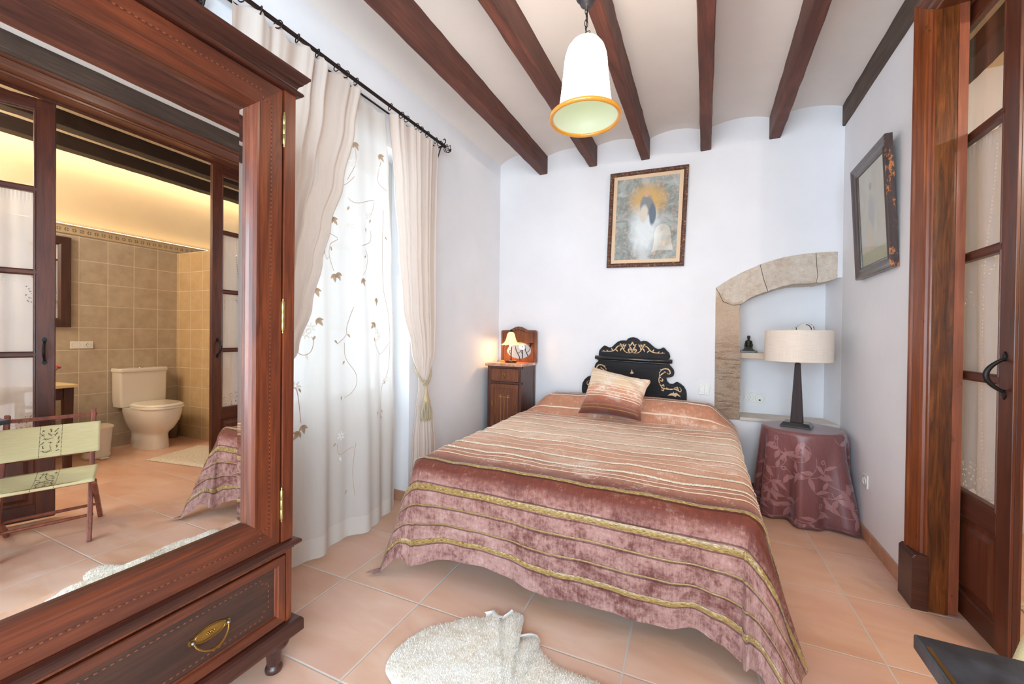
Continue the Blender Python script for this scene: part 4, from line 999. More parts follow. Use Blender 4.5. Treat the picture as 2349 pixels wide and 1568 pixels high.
pf2 = [(0,.022),(0,-.010),(.004,-.014),(.014,-.011),(.030,-.004),(.044,-.001),(.050,-.004),(.055,-.006),(.060,-.004),(.064,.000),(.068,.000),(.070,.008)]
frame_pic('picture', (.886, 3.030, 1.612), rad(-90), .545, .705, pf2, wf.m, 'faded print in a wide dark chipped frame on the wall beside the doorway', 'picture',
          lean=rad(3.0), roll=0, image=paint_small())

# ================================================================== NICHE
stone = NT('sandstone'); v_ = stone.tc(); n1 = stone.noise(v_, 7, 6, .7); n2 = stone.noise(v_, 90, 3, .7); n3 = stone.noise(stone.map(v_, (3,3,22)), 2.0, 5, .7)
x_, y_, z_ = stone.sep(v_)
low = stone.ramp(z_, [(.88, 1.0), (1.28, 0.0)]) if False else stone.ramp(stone.math('DIVIDE', z_, 2.0), [(.50, 1.0), (.68, 0.0)])
n9 = stone.noise(v_, 38, 4, .7); c_ = stone.ramp(stone.math('ADD', stone.math('MULTIPLY', n1, .55), stone.math('MULTIPLY', n9, .45)), [(.34, lin((214,190,164))), (.5, lin((236,220,202))), (.66, lin((246,236,222)))])
orange = stone.math('MULTIPLY', stone.math('LESS_THAN', stone.math('SUBTRACT', x_, stone.math('MULTIPLY', stone.math('SUBTRACT', n1, .5), .12)), .262), stone.math('LESS_THAN', stone.math('ADD', z_, stone.math('MULTIPLY', stone.math('SUBTRACT', n1, .5), .3)), 1.56))
c_ = stone.mix(stone.math('MULTIPLY', orange, .55), c_, lin((212,172,136)))
c_ = stone.mix(stone.math('MULTIPLY', stone.ramp(n3, [(.38, .7), (.47, 0.0)]), low), c_, lin((160,116,84)))
stone.set(Base_Color=c_, Roughness=.9)
b_ = stone.bump(stone.math('ADD', n2, stone.math('MULTIPLY', n1, 1.5)), 1.0, .018); stone.bump(stone.math('MULTIPLY', n3, low), .9, .05, b_)
def blk(pts, name='stone_block'):
    """arch stone: front face polygon pushed back 0.25 m with a rough, subdivided front"""
    m = MB(); m.prism(pts, 3.7225, 3.979, 'y'); return m
sur = thing('niche_surround', (0,0,0), 0, 'sandstone surround of the arched wall niche, a worn pillar and a segmental arch', 'stone surround')
ARO = ARCH_O; ARI = ARCH_I
gap = .0025
def lerp2(a, b, t): return (a[0]+(b[0]-a[0])*t, a[1]+(b[1]-a[1])*t)
rr = random.Random(9)
def rough(pts, amp=.004, n=4, keep=lambda p: False):
    out = []
    for i, p in enumerate(pts):
        q = pts[(i+1) % len(pts)]
        for k in range(n):
            a = lerp2(p, q, k/n)
            if k and not keep(a): a = (a[0]+rr.uniform(-amp, amp), a[1]+rr.uniform(-amp, amp))
            out.append(a)
    return out
inner_l = []
for k in range(26):
    z = .57+(1.50-.57)*k/25; inner_l.append((interp([(.57,.262),(1.0,.264),(1.25,.258),(1.5,.252)], z)+rr.uniform(-.006,.006)*(1.3-z if z < 1.25 else .2), z))
pil = [(.08,.57)] + inner_l + [(.250,1.503),(.20,1.50),(.13,1.53),(.100,1.60),(.0765,1.645),(.077,1.25),(.078,1.0)]
blk(pil).obj('pillar_stone', stone.m, sur, .004)
v1 = [(.0765,1.648),(.103,1.602),(.133,1.533),(.20,1.503),(.252,1.506),(.305,1.545),(.35,1.570),(.409,1.596),(.440,1.603),(.412,1.70),(.386,1.818),(.256,1.762),(.16,1.706)]
blk(rough(v1, .002, 3, lambda p: p[1] > 1.65)).obj('arch_stone', stone.m, sur, .004)
v2 = [(.444,1.606),(.46,1.614),(.524,1.636),(.58,1.650),(.636,1.657),(.70,1.655),(.748,1.658),(.760,1.70),(.752,1.78),(.745,1.884),(.715,1.884),(.63,1.877),(.549,1.866),(.47,1.846),(.390,1.820),(.416,1.70)]
blk(rough(v2, .002, 3, lambda p: p[1] > 1.70)).obj('arch_stone', stone.m, sur, .004)
v3 = [(.752,1.662),(.772,1.655),(.80,1.660),(.83,1.668),(.879,1.686),(.879,1.881),(.80,1.884),(.749,1.884),(.756,1.78),(.764,1.70)]
blk(rough(v3, .0015, 3, lambda p: p[1] > 1.70)).obj('arch_stone', stone.m, sur, .004)
limes = plain('limestone', (226,204,180), .8, bump=(50,.4), var=.06)
st(MB().prism([(.262,3.712),(.909,3.712),(.909,3.735),(.866,3.98),(.262,3.98)], .570, .597, 'z').obj('trim_3', plain('sill_stone', (226,216,204), .7, bump=(20,.3), var=.05), bevel=.006))
tag(MB().box(.262, .872, 3.785, 3.981, 1.068, 1.114).obj('niche_shelf', limes, bevel=.004), 'pale stone shelf inside the arched niche', 'shelf')

# statuette
brz = plain('dark_bronze', (62,56,44), .5, .5, var=.3, bump=(60,.4))
sg = thing('statuette', (.328, 3.85, 1.114), 0, 'small bronze seated figure on a dark marble plinth on the niche shelf', 'statuette')
mbk = NT('dark_marble'); nn = mbk.noise(mbk.tc(), 22, 4, .6, 2); mbk.set(Base_Color=mbk.ramp(nn, [(.6, lin((36,36,38))), (.68, lin((170,166,160)))]), Roughness=.25)
MB().box(-.060,.060,-.032,.032,0,.017).obj('plinth', mbk.m, sg, .001)
m = MB(); m.box(-.042,.042,-.024,.024,.017,.024); m.box(-.034,.034,-.022,.022,.024,.031); m.box(-.028,.028,-.019,.020,.031,.050); m.box(-.028,.028,.006,.020,.05,.078)
for sx in (-1,1): m.box(sx*.026-.004, sx*.026+.004, -.019, .02, .05, .064); m.ball((sx*.026,-.017,.066), .005, 8, 6)
m.obj('throne', brz, sg, .0015)
m = MB(); m.lathe([(.021,.031),(.022,.045),(.019,.062),(.016,.074),(.018,.086),(.019,.096),(.012,.104),(.006,.107)], 16, (0,-.002,0), sx=1.0, sy=.75)
m.ball((0,-.004,.117), .0105, 12, 8, (1,1,1.2)); m.lathe([(.0115,.121),(.0125,.124),(.012,.134),(.009,.140),(.002,.142)], 14, (0,-.003,0))
for sx in (-1,1):
    m.tube([(sx*.017,-.002,.098),(sx*.022,-.006,.082),(sx*.014,-.018,.070),(sx*.004,-.021,.074)], [.006,.006,.005,.003], 8)
    m.tube([(sx*.009,.0,.056),(sx*.011,-.020,.056),(sx*.010,-.022,.034)], [.009,.009,.006], 8)
m.ball((.006,-.017,.082), .007, 8, 6); m.obj('figure', brz, sg)
# ceramic shell-shaped bird behind the lamp
sh = thing('ceramic_ornament', (.722, 3.875, 1.114), 0, 'white ceramic ornament with blue strokes, half hidden behind the big lampshade', 'ornament')
def shell(u, v):
    a = pi*(v-.5); th = 2*pi*u
    r = cos(a)**.8 if cos(a) > 0 else 0
    x = .066*r*cos(th)*1.05; y = .045*r*sin(th); z = .125+.135*sin(a)*.9
    x -= .035*max(0, -cos(th))*r*max(0, 1-abs(sin(a)-.55)*2.2)
    return (x, y, max(.002, z))
cer = NT('painted_ceramic'); v_ = cer.tc(); x_, y_, z_ = cer.sep(v_)
rr_ = cer.math('SQRT', cer.math('ADD', cer.math('POWER', cer.math('SUBTRACT', x_, -.008), 2.0), cer.math('POWER', cer.math('SUBTRACT', z_, .195), 2.0)))
arc = cer.math('MULTIPLY', cer.math('LESS_THAN', cer.math('ABSOLUTE', cer.math('SUBTRACT', rr_, .036)), .0035), cer.math('GREATER_THAN', x_, -.006))
dots = cer.math('MULTIPLY', cer.math('LESS_THAN', cer.math('ABSOLUTE', cer.math('SUBTRACT', rr_, .058)), .005), cer.math('LESS_THAN', cer.math('FRACT', cer.math('MULTIPLY', x_, 70)), .45))
cer.set(Base_Color=cer.mix(cer.math('MAXIMUM', arc, dots), lin((240,236,228)), lin((52,58,96))), Roughness=.2)
MB().grid(shell, 28, 20, closedu=True).obj('body', cer.m, sh)
# sockets and switches
def plate(name, loc, rz, w_, h_, label, cat, kinds, roll=0.0):
    o = thing(name, loc, 0, label, cat); o.matrix_world = Matrix.Translation(loc) @ Matrix.Rotation(rz, 4, 'Z') @ Matrix.Rotation(roll, 4, 'Y')
    MB().box(-w_/2, w_/2, -.009, 0, -h_/2, h_/2).obj('plate', cream_pl, o, .0025)
    n = len(kinds)
    for i, k in enumerate(kinds):
        x = (-w_/2 + w_*(i+.5)/n)
        r = h_*.40
        m = MB(); m.tube([(x+r*1.02*cos(2*pi*q/32), -.0092, r*cos(0)*sin(2*pi*q/32)) for q in range(32)], .0007, 5, closed=True); m.obj('groove', plain('groove', (186,184,180), .6), o)
        if k == 'socket':
            m = MB(); cc = [(x+r*.72*cos(2*pi*q/28), r*.72*sin(2*pi*q/28)) for q in range(28)]; cc2 = [(x+r*.62*cos(2*pi*q/28), r*.62*sin(2*pi*q/28)) for q in range(28)]
            m.prism(cc, -.0085, -.0125, 'y', holes=[cc2]); m.obj('socket_rim', cream_pl, o)
            m = MB()
            for sx in (-1, 1): m.lathe([(.003,0),(.003,.001)], 10); 
            m = MB()
            for sx in (-1, 1): m.prism([(x+sx*.0095+.0028*cos(2*pi*q/10), .0028*sin(2*pi*q/10)) for q in range(10)], -.0090, -.0097, 'y')
            for sz in (-1, 1): m.box(x-.003, x+.003, -.0097, -.009, sz*r*.55-.002, sz*r*.55+.002)
            m.obj('contacts', dark_gap, o)
        elif k == 'switch':
            m = MB(); m.box(x-.0006, x+.0006, -.0100, -.009, -r, r); m.obj('rocker_split', plain('split', (160,158,154), .6), o)
        elif k == 'jack':
            m = MB(); m.box(x-.007, x+.007, -.0100, -.009, -r*.55-.004, -r*.55+.008); m.obj('jack', dark_gap, o)
    return o
plate('light_switch', (0.002, 3.729, .802), 0, .084, .090, 'white double light switch on the wall between headboard and stone pillar', 'light switch', ['switch'], rad(2))
plate('socket', (.388, 3.980, .729), 0, .156, .082, 'white double socket plate on the back of the niche, beside the lamp', 'socket', ['socket','jack'], rad(3.6))
plate('socket', (.909, 3.172, .360), rad(-90), .082, .082, 'white single socket low on the right wall', 'socket', ['socket'])
plate('socket', (2.819, 1.995, 1.092), rad(-90), .165, .072, 'cream double socket plate on the bathroom tiles above the white bin, seen in the mirror', 'socket', ['socket','blank'])

# ================================================================== SIDE TABLE WITH CLOTH
TCX, TCY, TZ, TR_ = .632, 3.468, .603, .247
rt = thing('side_table', (TCX, TCY, 0), 0, 'small round side table hidden under the mauve leaf-patterned cloth', 'table')
MB().lathe([(.001,.578),(TR_-.012,.578),(TR_-.008,.584),(TR_-.008,.596),(.001,.598)], 40).obj('tabletop', wd['bath'], rt)
for k in range(3):
    a = 2*pi*k/3+.5; MB().bar((.15*cos(a),.15*sin(a),.58), (.19*cos(a),.19*sin(a),0), .03, .03).obj('leg', wd['bath'], rt)
def cloth(u, v):
    """u = angle 0..1, v = 0 centre .. 1 hem"""
    th = 2*pi*u; S = .90*v
    if S < TR_-.02: r = S; z = TZ; q = 0
    else:
        q = S-(TR_-.02); rad_ = .02
        if q < rad_*pi/2: r = TR_-.02+rad_*sin(q/rad_); z = TZ-rad_*(1-cos(q/rad_)); q = 0
        else: q -= rad_*pi/2; r = TR_; z = TZ-rad_-q
    p = min(1, q/.55)
    f = cos(8*th+.6+.5*sin(2*th))+.35*cos(15*th+1.2+p); f = math.copysign(abs(f)**.8, f)
    f = f*(.75+.25*sin(3*th+2))
    r += p**.8*(.050*f + .022) if q > 0 else 0
    # broad flare towards the right front, as the hem spreads over the skirting
    r += p**1.6*.085*math.exp(-((((th-5.55+pi) % (2*pi))-pi)/.42)**2)
    if z < .010: r += (.010-z)*.55; z = .010+.006*(.5+.5*sin(23*th))
    x = TCX+r*cos(th); y = TCY+r*sin(th)
    lx = .893-.006*(1-p); 
    if x > lx: x = lx+.002*sin(30*th)
    if y > 3.704: y = 3.704
    return (x, y, z)
dm = NT('mauve_satin_cloth'); nn = dm.noise(dm.map(dm.tc(), (60,60,6)), 3, 3)
dm.set(Base_Color=dm.ramp(nn, [(.3, lin((122,76,76))), (.7, lin((134,86,86)))]), Roughness=.36, Sheen_Weight=.35, Sheen_Roughness=.3, Specular_IOR_Level=.5, Anisotropic=.4)
tc_ = MB().grid(cloth, 220, 110, closedu=True).obj('tablecloth', dm.m, fix=False)
tag(tc_, 'mauve tablecloth with a woven pattern of leaves and tendrils, draped to the floor', 'tablecloth')
pat = plain('woven_leaf', (164,116,116), .34)
pat.node_tree.nodes['Principled BSDF'].inputs['Sheen Weight'].default_value = .3
def on_surf(fn, path, wfn, off=.0012):
    """strip of varying half width following a path in surface parameters"""
    vs = []; n = len(path)
    for i, (a, b) in enumerate(path):
        p = Vector(fn(a, b)); e = 1e-3
        du = Vector(fn(a+e, b))-p; dv = Vector(fn(a, b+e))-p
        nn = du.cross(dv); 
        if nn.length < 1e-12: nn = Vector((0,-1,0))
        nn.normalize()
        q0 = Vector(fn(*path[max(i-1,0)])); q1 = Vector(fn(*path[min(i+1,n-1)])); t = (q1-q0)
        sd = nn.cross(t); 
        if sd.length < 1e-9: sd = Vector((1,0,0))
        sd.normalize(); w_ = wfn(i/(n-1))
        vs += [p+nn*off*SGN[0]-sd*w_, p+nn*off*1.6*SGN[0], p+nn*off*SGN[0]+sd*w_]
    return vs, [(i*3+k, i*3+k+1, (i+1)*3+k+1, (i+1)*3+k) for i in range(n-1) for k in range(2)]
SGN = [1]
def norm_sign(fn, a, b, c):
    p = Vector(fn(a, b)); e = 1e-3; nn = (Vector(fn(a+e, b))-p).cross(Vector(fn(a, b+e))-p); return 1 if nn.dot(p-Vector(c)) > 0 else -1
SGN[0] = norm_sign(cloth, .7, .7, (TCX, TCY, .3))
m = MB(); rr = random.Random(12)
def vine(u0, v0, L, dirv, curl):
    pts = []; u, v = u0, v0; a = dirv
    for i in range(26):
        pts.append((u, v)); a += curl*(.10+.10*i/26); u += cos(a)*L/26*.55; v += sin(a)*L/26
        v = min(max(v, .31), .985)
    vs, fs = on_surf(cloth, pts, lambda t: .0022); m.add(vs, fs, True); return pts
def leafp(u, v, a, L, w_):
    pts = [(u+cos(a)*L*.62*t, min(.985, v+sin(a)*L*t)) for t in [i/8 for i in range(9)]]
    vs, fs = on_surf(cloth, pts, lambda t: .0006+w_*sin(pi*t**.8)); m.add(vs, fs, True)
for k in range(34):
    u0 = .40+(k*.0185) % .63; v0 = (.31,.62,.42,.78,.52,.70)[k % 6]+rr.uniform(-.03,.03); s_ = rr.choice((-1,1))
    P_ = vine(u0, v0, .34, rr.uniform(.9, 2.0), s_*rr.uniform(.6,1.2))
    for i in (4, 9, 14, 19):
        a = math.atan2(P_[i][1]-P_[i-1][1], (P_[i][0]-P_[i-1][0])/.6)+rr.choice((-1,1))*rr.uniform(.6,1.1)
        leafp(P_[i][0], P_[i][1], a, rr.uniform(.06,.10), rr.uniform(.010,.016))
    u1, v1 = P_[-1]; vine(u1, v1, .16, rr.uniform(0,6), s_*3.4)
m.obj('leaf_pattern', pat, tc_, fix=False)

# big lamp
bl = thing('shade_lamp', (.600, 3.462, TZ+.002), rad(-17), 'tall lamp with tapered dark wooden column and wide cream drum shade, on the mauve tablecloth', 'lamp')
m = MB()
def frus(m, x0, y0, z0, x1, y1, z1):
    m.add([(-x0,-y0,z0),(x0,-y0,z0),(x0,y0,z0),(-x0,y0,z0),(-x1,-y1,z1),(x1,-y1,z1),(x1,y1,z1),(-x1,y1,z1)], [(3,2,1,0),(4,5,6,7),(0,1,5,4),(1,2,6,5),(2,3,7,6),(3,0,4,7)])
frus(m, .090, .072, 0, .090, .072, .010); frus(m, .090, .072, .010, .074, .056, .034); m.obj('base', plain('dark_lamp_base', (34,32,34), .28, coat=.3), bl, .001)
m = MB(); frus(m, .036, .030, .034, .016, .014, .452); m.obj('column', wd['lamp'], bl, .001)
m = MB(); m.lathe([(.012,.452),(.010,.462),(.006,.466),(.006,.53),(.018,.532),(.018,.58),(.001,.582)], 16)
for k in range(3):
    a = 2*pi*k/3; m.tube([(0,0,.53),(.19*cos(a),.19*sin(a),.68)], .0018, 5)
m.obj('lamp_holder', blackiron, bl)
drum = NT('linen_shade'); v_ = drum.tc('UV'); nn = drum.noise(drum.map(v_, (6,140,1)), 2, 2); n2 = drum.noise(drum.map(v_, (260,4,1)), 2, 2)
drum.set(Base_Color=drum.ramp(drum.math('MULTIPLY', drum.math('ADD', nn, n2), .5), [(.35, lin((222,206,190))), (.65, lin((238,226,212)))]), Roughness=.85)
m = MB(); SR = .203
m.grid(lambda u, v: (SR*1.0*cos(2*pi*u), SR*.98*sin(2*pi*u), .468+.216*v), 72, 6, closedu=True, uvfn=lambda u, v: (u*1.27, v*.22))
m.grid(lambda u, v: ((SR-.003)*cos(2*pi*u), (SR-.003)*.98*sin(2*pi*u), .684-.216*v), 72, 2, closedu=True)
for z in (.468, .684): m.tube([((SR-.001)*cos(2*pi*k/60), (SR-.001)*.98*sin(2*pi*k/60), z) for k in range(60)], .0024, 6, closed=True)
m.obj('drum_shade', drum.m, bl, fix=False)
# coiled cable hanging by the wall
m = MB()
for k in range(4):
    c_ = (.884-.004*k, 3.555-.01*k, .372); pts = []
    for i in range(25):
        a = 2*pi*i/24+.3*k; pts.append((c_[0]+.006*sin(3*a+k), c_[1]+(.052-.006*k)*cos(a), c_[2]+(.042-.004*k)*sin(a+.3)))
    m.tube(pts, .0028, 6)
m.tube([(.885,3.60,.40),(.889,3.66,.45),(.89,3.70,.52),(.888,3.702,.57)], .0028, 6)
m.tube([(.885,3.50,.36),(.893,3.515,.25),(.895,3.52,.10),(.894,3.56,.08)], .0028, 6)
tag(m.obj('power_cable', plain('black_cable', (26,28,32), .4)), 'looped black power cable on the wall behind the mauve tablecloth', 'cable')

# ================================================================== CURTAINS
rod = thing('curtain_rod', (-1.852, 1.75, 2.703), 0, 'wrought iron double curtain rod with basket finial above the window', 'curtain rod')
m = MB(); m.tube([(0,-.85,0),(0,.84,0)], .0105, 12); m.obj('front_rod', iron, rod)
m = MB(); m.tube([(-.045,-.80,-.022),(-.045,.78,-.022)], .006, 8); m.obj('rear_rod', iron, rod)
m = MB(); fc = Vector((0,.885,0))
for k in range(6):
    a0 = 2*pi*k/6; pts = []
    for i in range(13):
        t = i/12; rr_2 = .032*sin(pi*t)**.8; a = a0+1.3*t; pts.append((fc.x+rr_2*cos(a), fc.y-.034+.068*t, fc.z+rr_2*sin(a)))
    m.tube(pts, .0027, 6)
m.ball((0,.925,0), .007, 8, 6); m.tube([(0,.835,0),(0,.856,0)], [.014,.011], 12); m.obj('finial', iron, rod)
for y0 in (-.80, .815):
    m = MB(); m.box(-.096,-.090,y0-.014,y0+.014,-.14,.01); m.tube([(-.092,y0,-.006),(-.05,y0,-.014),(-.012,y0,-.018),(.010,y0,-.012),(.016,y0,.006)], .0055, 8)
    m.tube([(.016,y0,.0),(.028,y0,.012),(.030,y0,.030),(.020,y0,.040),(.010,y0,.034)], .004, 6)
    sp = [(-.088+.030*(1-.7*t)*sin(t*7.0)+.02, y0, -.10+.05*t+.030*(1-.7*t)*cos(t*7.0)) for t in [i/20 for i in range(21)]]
    m.tube(sp, .0045, 6); m.tube([(-.088,y0,-.135),(-.05,y0,-.11),(-.03,y0,-.06),(-.015,y0,-.02)], .0045, 6)
    m.obj('bracket', iron, rod)
rings = [1.075,1.155,1.240,1.340,1.455,1.578,1.640,1.712, 1.995,2.10,2.152,2.255,2.305,2.378,2.480,2.535]
ORD = 'first second third fourth fifth sixth seventh eighth'.split()
ring0 = None
for i, y in enumerate(rings):
    if ring0 is None:
        m = MB(); m.tube([(.021*cos(2*pi*k/22), .003*sin(2*pi*k/22), .021*sin(2*pi*k/22)) for k in range(22)], .0030, 6, closed=True)
        r_ = ring0 = m.obj('curtain_ring', iron)
    else: r_ = ring0.copy(); C.objects.link(r_)
    r_.location = (-1.852, y, 2.697); r_.rotation_euler = (0,0,rad(random.Random(i).uniform(-22,22)))
    tag(r_, ('iron ring on the rod, %s from the left on the left curtain' if y < 1.8 else 'iron ring on the rod, %s from the left on the right curtain') % ORD[i % 8], 'curtain ring', 'rings of the left curtain' if y < 1.8 else 'rings of the right curtain')
def curtain(name, L, Rr_, ztop, nf, amp, x0, label, seed, pinch=None, scal=.016, zlow=.015):
    rg = random.Random(seed); ph = rg.uniform(0, 6)
    def S(u, v):
        z = ztop-(ztop-zlow)*v
        yl, yr = interp(L, z), interp(Rr_, z)
        wdt = yr-yl
        uu = u+.028*sin(2*pi*u*nf*.5+ph)+.01*sin(13*u+5*v)
        A = amp*(.75+.45*sin(2*pi*u*1.7+ph)) * min(1, max(.28, wdt/.45))
        f = sin(2*pi*nf*uu+ph)+.35*sin(2*pi*nf*2.1*uu+2*ph+2.2*v)
        x = x0+A*f*(.75+.4*v)+.006*sin(6*v+4*u)
        if pinch: x += pinch[1]*math.exp(-((z-pinch[0])/.22)**2)
        y = yl+wdt*u
        if v < .03: z += scal*(cos(2*pi*nf*uu+ph))*(1-v/.03)
        return (x, y, z)
    o = MB().grid(S, 200, 90).obj(name, m_curtain, fix=False)
    return tag(o, label, 'curtain'), S
Lr = [(0,2.235),(.14,2.245),(.45,2.268),(.689,2.294),(.86,2.318),(.906,2.315),(1.128,2.24),(1.428,2.145),(1.834,2.096),(2.226,2.049),(2.67,1.994)]
Rr2 = [(0,2.545),(.394,2.528),(.60,2.50),(.792,2.440),(.893,2.405),(.98,2.45),(1.10,2.50),(1.323,2.516),(1.79,2.512),(2.226,2.523),(2.70,2.540)]
rc, SR_ = curtain('curtain', Lr, Rr2, 2.672, 7, .017, -1.868, 'cream curtain tied back with a tasselled rope, right of the window', 3, (.90,.012))
Ll = [(0,1.00),(.9,1.06),(1.3,1.0),(2.7,1.035)]
Rl = [(0,1.30),(.75,1.20),(.95,1.18),(1.147,1.357),(1.374,1.438),(1.614,1.502),(1.815,1.556),(2.084,1.642),(2.416,1.717),(2.717,1.757)]
lc, SL_ = curtain('curtain', Ll, Rl, 2.680, 6, .024, -1.862, 'cream curtain swept back behind the wardrobe, left of the window', 8, (.95,.01), .026)
# sheer with embroidered vines
SHR = [(0,2.150),(.5,2.145),(1.131,2.112),(1.715,2.075),(2.3,2.03),(2.68,1.985)]
def sheer(u, v):
    z = 2.662-(2.662-.010)*v
    yr = interp(SHR, z); yl = 1.12+.0*v
    y = yl+(yr-yl)*u
    g = .25+.75*v
    w1 = .030*sin(2*pi*(u*3.05+.05*v)+.4)+.011*sin(2*pi*u*7.3+1+1.5*v)
    x = -1.897+.004*sin(9*u)+g*w1+.030*v*v*sst(.25,.75,u)*(1-sst(.86,1.0,u))*1.0
    x -= .055*sst(.88, 1.0, u)*v
    if v < .02: z -= .018*abs(sin(pi*u*9))*(1-v/.02)
    if v > .97: z += .02*u*(v-.97)/.03
    return (x, y, z)
VH = 1-(.128-.010)/(2.652)
shr = MB().grid(lambda u, v: sheer(u, v*VH), 200, 120).obj('sheer_curtain', m_sheer, fix=False)
tag(shr, 'white sheer curtain embroidered with flowering vines, hanging before the window', 'curtain')
MB().grid(lambda u, v: sheer(u, VH+(1-VH)*v), 200, 8).obj('hem', m_hem, shr, fix=False)
MB().grid(lambda u, v: tuple(Vector(sheer(.985+.015*u, v*VH))+Vector((.0012,0,0))), 3, 100).obj('side_hem', m_hem, shr, fix=False)
def sheer_yz(y, z):
    v = (2.662-z)/2.652; yr = interp(SHR, z); return ((y-1.12)/(yr-1.12), v)
SGN[0] = norm_sign(sheer, .5, .5, (-3, 1.6, 1.3))
def cat(pts, k=6):
    out = []
    for i in range(len(pts)-1):
        p0 = pts[max(i-1,0)]; p1 = pts[i]; p2 = pts[i+1]; p3 = pts[min(i+2, len(pts)-1)]
        for q in range(k):
            t = q/k; out.append(tuple(.5*((2*p1[j])+(-p0[j]+p2[j])*t+(2*p0[j]-5*p1[j]+4*p2[j]-p3[j])*t*t+(-p0[j]+3*p1[j]-3*p2[j]+p3[j])*t**3) for j in (0,1)))
    return out+[tuple(pts[-1])]
VIN = [[(1.555,1.823),(1.578,1.798),(1.64,1.774),(1.597,1.737),(1.584,1.695),(1.589,1.657),(1.618,1.584)],[(1.529,1.684),(1.561,1.644),(1.581,1.66)],[(1.745,1.389),(1.71,1.265),(1.706,1.22),(1.641,1.167)],[(1.696,1.175),(1.702,1.094),(1.755,1.0),(1.761,.925),(1.735,.87),(1.694,.85)],[(1.992,2.038),(1.995,1.769),(2.005,1.535),(2.045,1.375),(2.064,1.228),(2.06,1.051),(2.038,.952),(2.006,.9),(1.977,.731),(1.984,.676)],[(1.36,1.16),(1.403,1.116),(1.452,1.125),(1.469,1.177),(1.46,1.21)],[(1.358,.945),(1.385,.927),(1.406,.759)],[(2.06,1.177),(1.985,1.1),(1.917,1.156),(1.922,1.2)],[(1.873,1.874),(1.868,1.804),(1.79,1.762)],[(1.823,1.743),(1.846,1.705),(1.83,1.625),(1.797,1.587)],
 [(1.647,.59),(1.666,.525),(1.756,.552)],[(1.764,.575),(1.75,.402),(1.759,.259)],[(1.967,2.345),(1.947,2.21),(2.02,2.166)],[(1.623,2.062),(1.694,2.105),(1.737,2.16)],[(1.871,1.966),(1.905,2.07),(1.757,2.009),(1.707,2.027)],[(1.736,2.35),(1.745,2.25),(1.70,2.13)]]
m = MB()
for l in VIN:
    P_ = [sheer_yz(*q) for q in cat(l)]; vs, fs = on_surf(sheer, P_, lambda t: .0016, .0012); m.add(vs, fs, True)
emb = m
LEAF = [(1.618,1.557),(1.642,1.568),(1.792,1.552),(1.605,1.875),(1.475,1.458),(1.485,1.296),(1.909,1.287),(1.931,1.447),(1.627,1.179),(1.596,1.709),(1.716,1.216),(1.697,1.057),(1.674,.853),(1.477,1.203),(1.904,1.195),(1.827,1.867),(1.829,1.698),(1.538,1.674),(1.934,.725),(1.984,.685),(1.393,.93),(2.03,.91),(1.996,.724),(1.398,.704),(1.416,.734),(1.719,.288),(1.64,.586),(1.735,2.35),(1.714,1.966),(1.872,1.93),(1.952,2.371),(2.01,1.858),(1.608,1.879)]
BIG = {0,1,2,3,4,5,6,7,23,24,27,30}
def leaf_on(m, y, z, L, a, lobes):
    # small lobed leaf as strips fanning from its base
    for k in ([-1,0,1] if lobes else [0]):
        aa = a+k*.75; ll = L*(1 if k == 0 else .72)
        P_ = [sheer_yz(y+cos(aa)*ll*t, z+sin(aa)*ll*t) for t in [i/6 for i in range(7)]]
        vs, fs = on_surf(sheer, P_, lambda t: .0008+ll*.20*sin(pi*min(1,t**.8)), .0014); m.add(vs, fs, True)
m = MB(); rg = random.Random(5)
for i, (y, z) in enumerate(LEAF): leaf_on(m, y, z+.012, .050 if i in BIG else .026, -pi/2+rg.uniform(-.8,.8), i in BIG)
emb.add(m.v, m.f, True, mi=1)
m = MB()
for y, z in [(1.719,1.865),(1.849,1.958),(2.019,1.91),(1.427,1.224),(1.455,1.258),(1.928,1.248),(1.961,1.213),(1.377,.955),(2.023,.935),(1.674,.633),(1.736,2.243),(1.961,2.29),(1.607,1.967)]:
    for k in range(6):
        a = k*pi/3+y*9; leaf_on(m, y+.004*cos(a), z+.004*sin(a), .026, a, False)
for y, z in [(1.429,1.101),(1.954,1.091),(1.663,.499)]: leaf_on(m, y, z+.015, .032, -1.2, False)
emb.add(m.v, m.f, True, mi=2)
emb.obj('embroidery', [plain('stem_thread', (196,170,146), .7), fabric('leaf_thread', (206,184,160), (198,174,148), .4), fabric('white_thread', (252,251,248), (248,246,242), .3)], shr, fix=False)
# tieback rope with tassel
ropem = NT('twisted_rope'); wv = ropem.new('ShaderNodeTexWave'); wv.bands_direction = 'DIAGONAL'; ropem.link(ropem.tc(), wv.inputs['Vector']); wv.inputs['Scale'].default_value = 70
ropem.set(Base_Color=ropem.ramp(wv.outputs['Fac'], [(.3, lin((150,130,96))), (.6, lin((222,206,176)))]), Roughness=.6); ropem.bump(wv.outputs['Fac'], .5, .003)
tb = thing('curtain_tieback', (-1.845, 2.36, .90), 0, 'beige twisted rope tieback with a tassel on the right curtain', 'tieback')
m = MB(); m.tube([(-.09,.135,.46),(-.075,.128,.36),(-.055,.118,.22),(-.03,.105,.10),(-.005,.08,.035),(.02,.03,-.005),(.022,-.015,-.02),(.012,-.045,.0),(-.02,-.052,.05),(-.055,-.045,.10)], .0075, 10)
m.tube([(-.08,.13,.46),(-.062,.122,.36),(-.042,.112,.22),(-.016,.098,.09),(.008,.07,.028),(.030,.02,-.012)], .0065, 10)
for k in range(3): m.tube([(.024+.010*sin(a), -.012+.020*cos(a)+.006*k, -.020+.014*sin(a*1.0+k)) for a in [2*pi*i/14 for i in range(15)]], .0068, 8)
m.obj('rope', ropem.m, tb)
